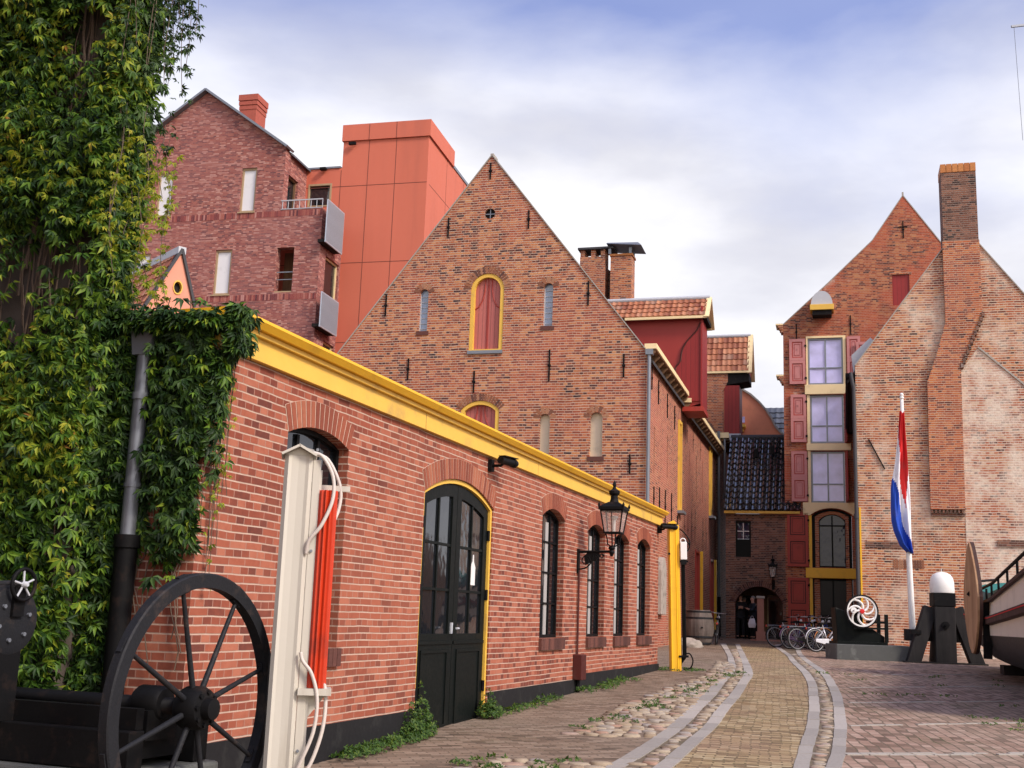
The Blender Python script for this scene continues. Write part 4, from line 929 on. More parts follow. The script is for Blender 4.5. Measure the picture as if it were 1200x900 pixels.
f = MB().box(-2.1,-1.2,.36,1.9,13.5,15.6); lo = MB().mbox(front,-2.3,-1.0,13.4,15.7,1.3,1.4).build('loggia_wall', M['soffit'], ap)
MB().mbox(front,-2.05,-1.27,13.66,13.72,.02,.3).build('loggia_sill', M['soffit_light'], ap)
mb = MB(); mb.mbox(front,-2.03,-1.29,14.5,14.54,.1,.13); mb.mbox(front,-2.03,-1.29,14.2,14.23,.1,.13); mb.build('loggia_rail', M['zinc'], ap)
mb = MB()
for z,x0,x1 in ((16.80,-9.3,-.22),(13.36,-9.4,-.22)):
    n = int((x1-x0)/.078)
    for i in range(n): a = x0+(x1-x0)*i/n; mb.mbox(front,a,a+.066,z,z+.24,-.008,.02)
mb.build('soldier_course', island('soldier course brick', [(0,(.14,.05,.06)),(.4,(.34,.09,.08)),(.8,(.46,.16,.12)),(1,(.58,.3,.26))]), ap)['kind'] = 'stuff'
mb = MB()
for s_ in (1,-1): mb.bar((-5.69,.1,22.46),(-5.69+s_*3.85,.1,19.70),.7,.09)
mb.build('verge', M['zinc'], ap)
m2 = MB(); m2.prism([(-5.69,22.36),(-1.8,19.58),(-1.8,19.5),(-5.69,22.2),(-9.6,19.5),(-9.6,19.6)], lambda u,z,d:(u,d,z), .4, 6); m2.build('roof', M['zinc'], ap)
mb = MB(); mb.box(-2.0,-.22,-.02,.02,17.44,17.48); mb.box(-2.0,-.22,-.02,.02,17.09,17.12)
for i in range(8): mb.box(-1.95+i*.245,-1.93+i*.245,-.012,.012,17.1,17.45)
mb.build('terrace_rail', M['zinc_light'], ap)
MB().box(-1.98,-.2,.36,2.6,16.9,17.05).build('terrace_floor', M['concrete'], ap)
for z0,z1,x in ((15.55,17.3,.12),(12.15,13.55,.12)):
    bp = MB().box(x,x+.05,-.35,1.35,z0,z1).build('balcony_panel', M['perf'], ap)
    mb = MB()
    for i in range(16): mb.box(x+.052,x+.062,-.33+i*.105,-.30+i*.105,z0+.05,z1-.05)
    mb.build('panel_ribs', M['zinc'], bp)
    MB().box(-.2,x-.003,-.3,1.3,z0+.02,z0+.14).build('balcony_floor', M['dark'], ap)
MB().box(-4.72,-3.96,1.0,1.9,20.6,22.62).build('chimney', M['chimney_red'], ap)
for q in range(3): MB().box(-4.74-.02*q,-3.94+.02*q,.98-.02*q,1.92+.02*q,22.0+.2*q,22.16+.2*q+(.1 if q == 2 else 0)).build('chimney_course', M['chimney_red'], ap)
# orange clad stair tower
st_ = thing('stair_tower', 'plain orange red panel clad stair tower behind the steep gables', 'building', (-8.813,46.521,0), AZB)
MB().prism([(-1.2,0),(5.2,0),(5.2,20.76),(1.45,20.76),(1.45,19.6),(-1.2,19.6)], front, 0, .3, [rect(0.0,1.05,17.95,18.95)]).build('front_wall', M['orange_panel'], st_)
MB().prism(rect(.301,12,0,20.76), off(side,-5.2), 0, .3).build('side_wall', M['orange_panel'], st_)
MB().box(1.451,4.89,.31,12,20.4,20.7).build('roof', M['slate'], st_)
MB().box(-1.2,1.44,.31,6,19.3,19.5).build('roof', M['slate'], st_)
mb = MB(); mb.box(1.40,5.28,-.08,.4,20.765,21.48); mb.box(4.9,5.28,.4,3.4,20.765,21.48); mb.box(1.40,1.7,.4,3.4,20.765,21.48); mb.box(1.7,4.9,3.1,3.4,20.765,21.48); mb.build('parapet', M['orange_panel'], st_)
MB().box(5.0,5.24,3.41,12.0,20.765,20.9).build('parapet_cap', M['zinc'], st_); MB().box(-1.2,1.39,-.05,.35,19.605,19.68).build('parapet_cap', M['zinc'], st_)
mb = MB()
for x in (1.42,2.6,3.8): mb.mbox(front,x-.012,x+.012,8,20.75 if x > 1.43 else 19.5,-.004,.01)
for z in (18.78,15.45,12.1): mb.mbox(front,-1.2,5.2,z-.012,z+.012,-.005,.01)
for y in (2.6,5.2,7.8,10.4): mb.mbox(off(side,-5.2),y-.012,y+.012,8,20.75,-.004,.01)
for z in (18.78,15.45,12.1): mb.mbox(off(side,-5.2),.3,12,z-.012,z+.012,-.005,.01)
for x in (2.6,3.8): mb.box(x-.012,x+.012,-.085,-.07,20.77,21.47)
jo = mb.build('panel_joint', M['joint'], st_)
f = MB().ring(rect(0.0,1.05,17.95,18.95),rect(.06,.97,18.0,18.87),front,-.02,.15).build('window', M['soffit_light'], st_); MB().mbox(front,.05,.98,17.97,18.9,.08,.11).build('pane', M['glass_dark'], f)
mb = MB(); mb.box(1.75,2.05,-.2,-.09,20.55,20.66); mb.build('wall_lamp', M['black'], st_); mb = MB(); mb.box(.55,.8,-.25,-.06,19.5,19.6); mb.build('wall_lamp', M['black'], st_)
MB().box(-.25,.45,2.6,3.2,19.5,20.35).build('chimney', M['brick_stack'], st_); MB().box(-.32,.52,2.53,3.27,20.353,20.5).build('chimney_head', M['orange_panel'], st_)
MB().box(5.25,5.4,7.8,8.1,20.9,21.9).build('vent_pipe', M['slate'], st_)
# small salmon gable house in front of the apartments
pk = thing('small_house', 'small salmon plastered gable with a yellow round opening and orange tile roof', 'house', (-10.144,34,0), 50)
MB().prism([(-1.9,5),(.9,5),(.9,9.8),(.52,10.4),(0,12.0),(-.92,10.1),(-1.9,8.2)], side, 0, .2, [[(-.02+.13*math.cos(2*PI*i/14),10.85+.19*math.sin(2*PI*i/14)) for i in range(14)]]).build('gable_wall', M['pink_plaster'], pk)
ov = [(-.02+.13*math.cos(2*PI*i/14),10.85+.19*math.sin(2*PI*i/14)) for i in range(14)]
f = MB().ring([(-.02+(u+.02)*1.18,10.85+(z-10.85)*1.18) for u,z in ov],[(-.02+(u+.02)*.95,10.85+(z-10.85)*.95) for u,z in ov],side,-.03,.12).build('round_opening', M['yellow'], pk)
MB().prism(ov, side, .10, .13).build('pane', M['dark'], f)
r1 = MB(); L_ = math.hypot(1.9,3.8)
pantiles(r1, lambda u,v,h: (-3.6+u-.05, -1.95+1.95*v/L_-h*.9, 8.15+3.9*v/L_+h*.45), 3.6, L_, .24, .33, .03, .035)
rf = r1.build('roof', M['tile_orange'], pk, recalc=False)
MB().box(-3.6,.06,-.12,.12,11.9,12.12).build('ridge', M['zinc_light'], rf)
mb = MB(); mb.bar((.03,.0,12.05),(.03,-1.95,8.15),.08,.12,up=(1,0,0)); mb.bar((.03,.0,12.05),(.03,.56,10.35),.08,.1,up=(1,0,0)); mb.build('verge', M['slate'], rf)
MB().box(-3.6,-.05,-1.6,-1.4,4,8.9).build('side_wall', M['slate'], pk)
# ------------------------------------------------------------------ arch house closing the lane
Pa = (10.098*48.3/47,48.3,0); AZA = 16
k_ = 48.3/47
ah = thing('arch_house', 'low dark brick house with an arched passage and black glazed tile roof', 'house', Pa, AZA)
archp = arch(-.98,.93,-.5,2.35,3.02,16)
MB().prism(rect(-1.35,1.6,-.5,5.98), front, 0, .4, [archp, rect(-.95,-.33,4.2,5.68)]).build('wall', M['brick_dark'], ah)
mb = MB(); voussoirs(mb, front, -.98,.93,2.35,3.02,.24,-.01,.1,gap=.02); M['voussoir_dark'] = island('sooty arch brick', [(0,(.05,.03,.03)),(.5,(.13,.06,.05)),(1,(.22,.11,.08))]); mb.build('brick_arch', M['voussoir_dark'], ah)
mb = MB(); mb.box(-1.35,-1.0,.41,4,-.5,3.4); mb.box(.96,1.6,.41,4,-.5,3.4); mb.build('passage_wall', M['brick_dark'], ah)
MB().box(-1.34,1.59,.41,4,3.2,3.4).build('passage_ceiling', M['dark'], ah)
MB().box(-.99,.95,2.6,2.75,-.5,3.19).build('passage_back', M['soffit'], ah)
f = MB().ring(rect(-.85,-.1,.85,2.7),rect(-.78,-.17,.87,2.62),front,2.5,2.59).build('passage_door', M['black_door'], ah); MB().mbox(front,-.79,-.16,1.5,2.63,2.54,2.56).build('pane', M['glass_dark'], f); MB().mbox(front,-.79,-.16,.86,1.49,2.52,2.57).build('panel', M['black_door'], f)
f = MB().ring(rect(.15,.85,.85,2.75),rect(.2,.8,.9,2.7),front,2.5,2.59).build('passage_window', M['soffit_light'], ah); MB().mbox(front,.19,.81,.88,2.72,2.54,2.57).build('pane', M['glass_dark'], f)
f = MB().ring(rect(-.947,-.333,4.203,5.677),rect(-.88,-.40,4.27,5.61),front,.05,.15).build('window', M['black_door'], ah)
MB().mbox(front,-.90,-.38,4.95,5.63,.09,.12).build('pane', M['glass_tower'], f); MB().mbox(front,-.92,-.36,4.24,4.94,.03,.10).build('panel', M['black_door'], f)
mb = MB(); mb.mbox(front,-.655,-.625,4.95,5.6,.06,.1); mb.mbox(front,-.88,-.4,5.25,5.28,.06,.1); mb.build('glazing_bar', M['white'], f)
mb = MB(); mb.box(-1.4,1.65,-.22,-.003,5.985,6.12); mb.build('eave_board', M['yellow'], ah)
L_ = math.hypot(3.25,3.5)
r1 = MB(); pantiles(r1, lambda u,v,h: (-1.4+u, -.25+3.25*v/L_-h*.73, 6.1+3.5*v/L_+h*.68), 3.1, L_, .26, .36, .075, .06, 8)
rf = r1.build('roof', M['tile_black'], ah, recalc=False)
MB().tube([(-1.4,3.05,9.66),(1.7,3.05,9.66)],.11,10).build('ridge', M['slate'], rf)
for x,v in ((-.25,3.4),(.45,3.6),(.95,3.2)):
    t = v/L_; MB().box(x-.09,x+.09,-.28+3.25*t-.1,-.25+3.25*t+.1,6.1+3.5*t+.02,6.1+3.5*t+.36).build('roof_vent', M['black'], rf)
mb = MB(); mb.prism([(.05,.02),(3.0,.02),(3.0,3.4)], lambda u,z,d:(d,u,z+6.0), -1.3, -1.2); mb.build('gable_side', M['brick_dark'], ah)
# iron lantern on the arch wall
def lantern_body(root, c, w1, w2, h, mats=('black','lampglass')):
    """four-sided tapered street lantern, c = bottom centre, w1 bottom and w2 top half width"""
    x,y,z = c; mb = MB()
    for sx,sy in ((-1,-1),(1,-1),(1,1),(-1,1)): mb.bar((x+sx*w1,y+sy*w1,z),(x+sx*w2,y+sy*w2,z+h),w2*.11)
    for zz,ww in ((z,w1),(z+h,w2)):
        for a,b in (((-1,-1),(1,-1)),((1,-1),(1,1)),((1,1),(-1,1)),((-1,1),(-1,-1))): mb.bar((x+a[0]*ww,y+a[1]*ww,zz),(x+b[0]*ww,y+b[1]*ww,zz),w2*.13)
    for s_ in (-1,1):
        mb.bar((x+s_*w1*.0,y-w1,z),(x,y-w2,z+h),w2*.05)
    fr = mb.build('lantern_frame', M['black'], root)
    mb = MB(); a1,a2 = w1*.97,w2*.97; mb.add([(x-a1,y-a1,z),(x+a1,y-a1,z),(x+a1,y+a1,z),(x-a1,y+a1,z),(x-a2,y-a2,z+h),(x+a2,y-a2,z+h),(x+a2,y+a2,z+h),(x-a2,y+a2,z+h)],[(0,1,5,4),(1,2,6,5),(2,3,7,6),(3,0,4,7)])
    mb.build('lantern_glass', M['lampglass'], root, recalc=False)
    rb = MB(); b = w2*1.15; t = w2*.42
    rb.add([(x-b,y-b,z+h+.01),(x+b,y-b,z+h+.01),(x+b,y+b,z+h+.01),(x-b,y+b,z+h+.01),(x-b,y-b,z+h+.05),(x+b,y-b,z+h+.05),(x+b,y+b,z+h+.05),(x-b,y+b,z+h+.05),(x-t,y-t,z+h+.13),(x+t,y-t,z+h+.13),(x+t,y+t,z+h+.13),(x-t,y+t,z+h+.13)],[(3,2,1,0),(0,1,5,4),(1,2,6,5),(2,3,7,6),(3,0,4,7),(4,5,9,8),(5,6,10,9),(6,7,11,10),(7,4,8,11),(8,9,10,11)])
    for sx,sy in ((-1,-1),(1,-1),(1,1),(-1,1)): rb.lathe([(.012,0),(.02,.03),(.004,.07)],(x+sx*b*.97,y+sy*b*.97,z+h+.045),8)
    rf = rb.build('lantern_roof', M['black'], root)
    mb = MB(); mb.lathe([(t*1.05,0),(t*.8,.05),(t*.75,.10),(t*1.15,.13),(t*1.2,.17),(t*.5,.20),(t*.3,.235),(t*.42,.255),(t*.35,.29),(t*.08,.33)],(x,y,z+h+.128),14); mb.build('finial', M['black'], rf)
    mb = MB(); mb.lathe([(w1*.2,0),(w1*.24,h*.5),(w1*.5,h*.62),(w1*.5,h*.7)],(x,y,z+.02),10); mb.build('burner', M['white'], root)
    return fr
def lampglass():
    m, nt, b = nodes('lantern pane'); b.inputs['Base Color'].default_value = (.75,.7,.66,1); b.inputs['Roughness'].default_value = .12
    b.inputs['Specular IOR Level'].default_value = .7
    tr = N(nt,'ShaderNodeBsdfTransparent'); tr.inputs[0].default_value = (.92,.90,.88,1); ms = N(nt,'ShaderNodeMixShader'); ms.inputs[0].default_value = .74
    nt.links.new(b.outputs[0], ms.inputs[1]); nt.links.new(tr.outputs[0], ms.inputs[2]); nt.links.new(ms.outputs[0], nt.nodes['Material Output'].inputs[0]); return m
M['lampglass'] = lampglass()
al = thing('wall_lantern', 'small black lantern on the dark brick wall above the arched passage', 'lantern', Pa, AZA)
lantern_body(al, (.56,-.36,3.4), .09, .15, .42)
mb = MB(); mb.tube([(.56,0,3.2),(.56,-.2,3.18),(.56,-.36,3.25),(.56,-.36,3.4)],.02,8); mb.tube([(.56,0,3.0),(.56,-.12,3.05),(.56,-.24,3.19)],.012,6); mb.build('bracket', M['black'], al)
MB().box(.50,.62,-.03,-.002,2.92,3.3).build('mount', M['black'], al)
# ------------------------------------------------------------------ houses beyond
ch = thing('gable_house', 'orange plastered house with a curved gable and blue grey tiles beyond the arch house', 'house', (12.095,58,0), 16)
crv = [(-4.5,7),(-4.5,14),(-3.6,14.9),(-1.55,14.6),(-.9,13.55),(-.5,13.18),(.0,12.85),(.42,12.45),(.75,12.05),(1.0,11.65),(1.2,11.2),(1.45,10.9),(1.7,10.72),(1.7,7)]
MB().prism(crv, front, 0, .3).build('gable_wall', M.setdefault('orange_plaster', paint('orange washed brick', (.78,.29,.16), .85, .2, 3, dirt=(.55,.2,.11), dirt_amt=.5)), ch)
mb = MB()
for a,b in zip(crv[3:12],crv[4:13]): mb.bar((a[0],.12,a[1]+.04),(b[0],.12,b[1]+.04),.42,.09)
mb.build('coping', M['stone_light'], ch)
r1 = MB(); pantiles(r1, lambda u,v,h: (.2+u, 1.2+v*.6-h*.75, 9.9+v*.8+h*.6), 3.6, 3.6, .3, .42, .025, .06, 4); r1.build('roof', M['tile_grey'], ch, recalc=False)
MB().box(.3,3.7,1.5,1.7,7,9.9).build('side_wall', M['orange_plaster'], ch)
mb = MB(); mb.box(-1.1,-.25,-.55,-.003,11.15,11.28); mb.box(-1.0,-.35,-.4,-.003,10.98,11.148); mb.build('door_hood', M['yellow'], ch)
mb = MB(); mb.lathe([(.16,9.9),(.13,10.2),(.2,10.35),(.12,10.6),(.16,10.8),(.1,10.97)],(-.65,-.25,0),12); mb.build('carved_bracket', M['stone'], ch)
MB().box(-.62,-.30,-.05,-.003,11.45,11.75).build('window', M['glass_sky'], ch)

# ------------------------------------------------------------------ tall warehouse with stacked yellow framed windows
Pt = (11.389,48,0); AZT = 16
tw = thing('tall_warehouse', 'tall narrow red brick warehouse with stacked windows, yellow lintels and red shutters', 'building', Pt, AZT)
tp = [(0,0),(10,0),(10,13.95),(8.0,15.8),(6.4,17.3),(4.98,19.42),(3.7,17.5),(1.9,15.75),(0,13.98)]
winh = [rect(1.0,2.42,11.38,13.36), rect(1.06,2.40,8.92,10.93), rect(1.06,2.40,6.47,8.57), arch(1.06,2.62,3.84,5.95,6.22,14), rect(1.06,2.62,.6,3.40), rect(4.45,5.13,14.66,15.98)]
MB().prism(tp, front, 0, .4, winh).build('front_wall', M['brick_tower'], tw)
MB().prism(rect(0,8,0,13.9), lambda u,z,d:(d,u,z), 0, .35).build('side_wall', M['brick_dark'], tw, xf=Matrix.Translation((0,.401,0)))
mb = MB()
for a,b in zip(tp[4:],tp[5:]): mb.bar((a[0],.19,a[1]+.02),(b[0],.19,b[1]+.02),.42,.035)
for a,b in zip(tp[2:4],tp[3:5]): mb.bar((a[0],.19,a[1]+.02),(b[0],.19,b[1]+.02),.42,.035)
mb.box(4.95,5.02,.1,.2,19.42,19.62); mb.build('coping', M['stone_light'], tw)
m2 = MB(); m2.prism([(0,13.8),(1.9,15.55),(3.7,17.3),(4.98,19.2),(6.4,17.1),(10,13.8),(9.8,13.5),(.2,13.5)], lambda u,z,d:(u,d,z), .41, 9); m2.build('roof', M['slate'], tw)
for z,hh in ((13.75,.3),(11.55,.26)):
    mb = MB()
    for i in range(3): mb.box(-.10-.05*i,-.003,-.05-.02*i,.5,z-.1+.1*i,z-.005+.1*i)
    mb.build('corner_corbel', M['brick_stack'], tw)
    MB().box(-.30,-.003,-.1,.8,z+.203,z+.27).build('corbel_cap', M['cream'], tw)
M['glass_door'] = glass('dark doorway glass', (.012,.008,.009), .2, .12)
# frames, lintel beams, windows
def sash(u0,u1,z0,z1,mg,name='window',mf='zinc',frac=.36):
    f = MB().ring(rect(u0+.003,u1-.003,z0+.003,z1-.003),rect(u0+.07,u1-.07,z0+.07,z1-.07),front,.05,.15).build(name, M[mf], tw)
    MB().mbox(front,u0+.05,u1-.05,z0+.05,z1-.05,.10,.12).build('pane', M[mg], f)
    mb = MB(); c=(u0+u1)/2; mb.mbox(front,c-.03,c+.03,z0+.06,z1-.06,.06,.13); z = z0+(z1-z0)*frac; mb.mbox(front,u0+.06,u1-.06,z-.025,z+.025,.062,.128); mb.build('glazing_bar', M[mf], f); return f
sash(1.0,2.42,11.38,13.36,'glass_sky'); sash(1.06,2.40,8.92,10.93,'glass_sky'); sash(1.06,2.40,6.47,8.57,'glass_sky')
f = MB().ring(arch(1.064,2.616,3.844,5.95,6.21,14),arch(1.36,2.34,3.92,5.72,5.98,14),front,.22,.32).build('window', M['black_door'], tw)
MB().ring(arch(1.18,2.5,3.85,5.9,6.12,14),arch(1.33,2.37,3.86,5.75,6.0,14),front,.12,.219).build('window_jamb', M['brick_stack'], f)
MB().prism(arch(1.33,2.37,3.9,5.74,6.0,14),front,.27,.30).build('pane', M['glass_tower'], f)
mb = MB(); mb.mbox(front,1.82,1.88,3.9,5.95,.2,.28); mb.mbox(front,1.35,2.36,5.52,5.57,.202,.278); mb.build('glazing_bar', M['black_door'], f)
f = MB().ring(rect(1.063,2.617,.7,3.397),rect(1.35,2.35,.75,3.33),front,.22,.32).build('doorway', M['black_door'], tw)
MB().mbox(front,1.3,2.4,.7,3.35,.28,.3).build('pane', M['glass_door'], f)
mb = MB(); mb.mbox(front,1.82,1.88,.75,3.35,.2,.27); mb.mbox(front,1.33,2.37,1.9,1.96,.202,.268); mb.build('glazing_bar', M['black_door'], f)
mb = MB(); mb.mbox(front,1.12,1.34,.8,3.38,.12,.219); mb.mbox(front,2.36,2.56,.8,3.38,.12,.219); mb.build('door_jamb', M['brick_stack'], f)
mb = MB(); mb.mbox(front,.93,1.0,11.38,13.45,-.03,.06); mb.mbox(front,2.42,2.53,11.38,13.45,-.03,.06); mb.mbox(front,1.001,2.419,13.362,13.45,-.03,.06); mb.build('window_frame', M['cream'], tw)
for (u0,u1,z0,z1,mt) in ((.86,2.68,10.95,11.36,'cream'),(.90,2.66,8.60,8.89,'cream'),(.80,2.80,3.42,3.82,'yellow_deep')):
    MB().mbox(front,u0,u1,z0,z1,-.12,.06).build('lintel', M[mt], tw, bevel=.01)
MB().prism([(.72,5.95),(1.03,5.95)]+arch(1.03,2.65,5.9,5.98,6.24,12)[:1:-1]+[(2.65,5.95),(2.85,5.95),(2.85,6.46),(.72,6.46)], front, -.10, .05).build('lintel', M['cream'], tw)
for z0,z1,mt in ((8.9,10.94,'cream'),(6.47,8.59,'cream'),(3.83,5.94,'yellow_deep'),(1.0,3.41,'yellow_deep')):
    MB().mbox(front,.94,1.055,z0,z1,-.05,.05).build('jamb', M[mt], tw)
def shutter(u0,u1,z0,z1,mt,mid=.52,top=0):
    s_ = MB().prism([(u0,z0),(u1,z0),(u1,z1-top),(u0,z1)], front, -.075, -.02).build('shutter', M[mt], tw)
    zs = z0+(z1-z0)*mid; mb = MB()
    for a,b in ((z0,zs),(zs,z1-top)):
        mb.ring(rect(u0,u1,a+.002,b-.002),rect(u0+.11,u1-.11,a+.12,b-.12),front,-.10,-.076)
        pass
    mb.mbox(front,(u0+u1)/2-.02,(u0+u1)/2+.02,z0+(z1-z0)*.76,z0+(z1-z0)*.79,-.10,-.077)
    mb.build('shutter_frame', M[mt], s_)
    mb = MB()
    for a,b in ((z0,zs),(zs,z1-top)):
        mb.ring(rect(u0+.112,u1-.112,a+.122,b-.122),rect(u0+.15,u1-.15,a+.16,b-.16),front,-.082,-.076)
        mb.ring(rect(u0+.20,u1-.20,a+.22,b-.22),rect(u0+.215,u1-.215,a+.235,b-.235),front,-.084,-.076)
    mb.build('shutter_panel', M['red_shutter'] if mt == 'rose_shutter' else M['red_line'], s_)
    for z in (z0+.25,z1-.3-top): MB().mbox(front,u1-.03,u1+.05,z-.04,z+.04,-.12,-.05).build('shutter_hinge', M['black'], s_)
    return s_
shutter(.25,.90,11.40,13.33,'rose_shutter'); shutter(.28,.90,8.95,10.95,'rose_shutter',.5); shutter(.28,.91,6.5,8.57,'rose_shutter',.48)
shutter(.08,.91,3.86,6.15,'red_shutter',.5,.12); shutter(.08,.90,.95,3.42,'red_shutter',.53)
shutter(2.58,3.12,11.38,13.38,'rose_shutter'); s2 = shutter(2.95,3.5,11.5,13.1,'rose_shutter'); s2.location = (0,-.12,0)
s_ = MB().bar((2.46,.02,9.93),(2.50,-.52,9.93),.05,2.0).build('shutter', M['red_shutter'], tw); s_ = MB().bar((2.46,.02,7.53),(2.50,-.50,7.53),.05,2.04).build('shutter', M['red_shutter'], tw)
f = MB().mbox(front,4.453,5.127,14.663,15.977,.05,.1).build('attic_shutter', M['red_boards'], tw)
mb = MB(); mb.mbox(front,4.35,5.23,15.985,16.12,-.02,.05); mb.build('brick_arch', M['brick_stack'], tw)
# hoist hood: half round lunette over a yellow box
hd = MB().prism([(1.61+.44*math.cos(PI*i/14),14.66+.60*math.sin(PI*i/14)) for i in range(15)], front, -.55, -.003).build('hoist_hood', M['zinc_light'], tw, smooth='auto')
MB().box(1.13,2.09,-.68,-.003,14.42,14.655).build('hood_box', M['yellow'], hd, bevel=.01); MB().box(1.22,2.0,-.6,-.003,14.22,14.417).build('hood_opening', M['dark'], hd)
anchors(tw, front, [(4.95,17.55,18.3),(.55,13.3,14.0),(2.75,13.5,14.3)])
mb = MB(); mb.mbox(front,4.78,5.12,18.02,18.06,-.04,-.005); mb.build('wall_anchor', M['black'], tw)
# ------------------------------------------------------------------ chimney gable house, right
kr = 36.5/44; zr = lambda z: 1.52+(z-1.52)*kr
Pr = (10.955,36.5,0); AZR = 16
rg = thing('gable_house', 'limewashed old brick house with a broad gable and a tall orange-capped chimney', 'house', Pr, AZR)
rp_ = [(0,0),(6.7,0),(6.7,9.72),(3.35,14.28),(0,9.72)]
MB().prism(rp_, front, 0, .45).build('gable_wall', M['brick_right'], rg)
SL = 4.56/3.35
mb = MB()
for s_ in (0,1):
    a = Vector((0 if s_ == 0 else 6.7,.2,9.74)); b = Vector((3.35,.2,14.30)); mb.bar(a,b,.48,.03)
mb.build('coping', M['stone_light'], rg)
MB().prism(rect(.451,12,0,9.6), lambda u,z,d:(d,u,z), 0, .4).build('side_wall', M['brick_dark'], rg)
m2 = MB(); m2.prism([(3.35,14.1),(3.35,14.2),(-.25,9.35),(-.25,9.25)], lambda u,z,d:(u,d,z), .46, 11.8); m2.prism([(3.35,14.1),(3.35,14.2),(6.95,9.35),(6.95,9.25)], lambda u,z,d:(u,d,z), .46, 11.8); m2.build('roof', M['slate'], rg)
mb = MB(); mb.box(-.30,-.12,.3,11.8,9.42,9.56); g_ = mb.build('gutter', M['black'], rg)
MB().box(-.26,-.003,.5,11.8,9.3,9.41).build('soffit', M['dark'], g_)
mb = MB(); mb.tube([(-.14,-.02,9.5),(-.10,-.06,9.2),(-.06,-.06,9.0),(-.06,-.06,.4)],.06,10); mb.tube([(-.06,-.06,5.0),(-.06,-.06,4.85)],.08,10); mb.build('downpipe', M['slate'], rg, smooth='auto')
mb = MB(); mb.mbox(front,.02,.07,.9,5.2,-.03,-.003); mb.build('conduit', M['yellow_deep'], rg)
# chimney: shaft above the roof, offset stack below
stk = [(2.12,zr(5.9)),(3.12,zr(5.9)),(3.16,zr(11.2)),(3.86,zr(13.3)),(3.86,zr(16.2)),(2.76,zr(16.2)),(2.76,zr(13.0)),(2.50,zr(11.9)),(2.16,zr(10.7))]
sk = MB().prism(stk, front, -.16, -.002).build('stack', M['brick_stack'], rg)
mb = MB()
for i in range(9): mb.mbox(front,2.14+i*.11,2.14+i*.11+.055,zr(5.9)-.11,zr(5.9)-.002,-.13,-.002)
mb.mbox(front,2.14,3.10,zr(5.9)-.2,zr(5.9)-.112,-.07,-.002); mb.build('corbel', M['brick_dark'], sk)
mb = MB(); a = Vector((3.17,-.17,zr(11.2))); b = Vector((3.90,-.17,zr(13.35)))
for i in range(12):
    t = i/12; q = a+(b-a)*t; mb.box(q.x-.01,q.x+.07,-.20,-.003,q.z,q.z+.135)
mb.build('corbel', M['brick_dark'], sk)
ct = MB().box(2.79,3.84,-.16,.75,zr(16.2)+.002,16.0).build('chimney', M['brick_dark'], rg)
mb = MB()
for i in range(6): mb.box(2.78+i*.18,2.78+i*.18+.165,-.18,.77,16.0,16.28)
mb.build('chimney_cap', M['cap_orange'], ct); MB().box(2.83,3.80,-.12,.7,15.98,16.24).build('chimney_top', M['slate'], ct)
# lime patch with the line of a vanished roof
MB().prism([(3.125,.3),(6.6,.3),(6.6,zr(8.6)),(3.70,zr(12.0)),(3.165,zr(11.15)),(3.125,zr(9))], front, -.012, -.002).build('lime_patch', M['brick_lime'], rg)
MB().bar((3.70,-.02,zr(12.0)+.02),(6.7,-.02,zr(8.55)+.02),.05,.05).build('roof_scar', M['stone_light'], rg)
MB().bar((.36,-.03,zr(8.54)),(.82,-.03,zr(7.4)),.035,.035).build('wall_anchor', M['black'], rg)
mb = MB()
for i in range(12): mb.mbox(front,1.0+i*.075,1.0+i*.075+.06,3.35,3.6,-.012,-.002)
mb.build('brick_arch', M['voussoir_old'], rg)
mb = MB(); mb.mbox(front,4.0,6.5,4.05,4.25,-.05,-.031); mb.mbox(front,.2,1.6,3.95,4.15,-.02,-.003); mb.build('string_course', M['brick_dark'], rg)
MB().prism([(-.05,9.6),(.62,10.65),(.5,10.78),(-.1,10.2)], front, .55, .6).build('flashing', M['zinc_light'], rg)
# ------------------------------------------------------------------ black flywheel machine, lower left
PW = (-1.642,6.5,0)
fw = thing('flywheel_machine', 'black iron machine with a big eight-spoked flywheel in front of the creeper', 'machine', PW, 22)
cz = .975; Ro = .715
wl = MB().lathe([(Ro-.078,-.032),(Ro-.008,-.032),(Ro,-.024),(Ro,.024),(Ro-.008,.032),(Ro-.078,.032),(Ro-.078,-.032)],(0,0,cz),72,'x',caps=False).build('flywheel', M['iron'], fw, smooth='auto')
for i in range(8):
    a = R(107+45*i); c_, s_ = math.cos(a), math.sin(a)
    mb = MB(); mb.tube([(0.0,.07*c_,cz+.07*s_),(0,(Ro-.08)*c_,cz+(Ro-.08)*s_)],[.017,.012],10)
    mb.bar((0,(Ro-.09)*c_,cz+(Ro-.09)*s_),(0,(Ro+.008)*c_,cz+(Ro+.008)*s_),.074,.028,up=(1,0,0)); mb.build('spoke', M['iron'], wl, smooth='auto')
mb = MB(); mb.lathe([(.03,.13),(.055,.125),(.06,.08),(.10,.07),(.115,.04),(.115,-.04),(.10,-.07),(.07,-.09)],(0,0,cz),24,'x')
for i in range(8): a = R(129+45*i); mb.lathe([(.014,.065),(.014,.085)],(0,.085*math.cos(a),cz+.085*math.sin(a)),6,'x')
mb.build('hub', M['black'], wl, smooth='auto')
MB().tube([(-.05,0,cz),(-1.9,0,cz)],.045,14).build('axle', M['black'], fw, smooth=True)
for x in (-.28,-1.5): mb = MB(); mb.lathe([(.08,x-.09),(.095,x-.07),(.095,x+.07),(.08,x+.09)],(0,0,cz+.01),16,'x'); mb.box(x-.08,x+.08,-.13,.13,.80,cz-.02); mb.build('bearing', M['black'], fw, smooth='auto')
for y in (-.30,.26): MB().box(-2.6,-.17,y,y+.12,.66,.86).build('beam', M['black'], fw, bevel=.006)
for y in (-.22,.28): MB().box(-2.6,-.20,y,y+.06,.862,.97).build('rail', M['black'], fw)
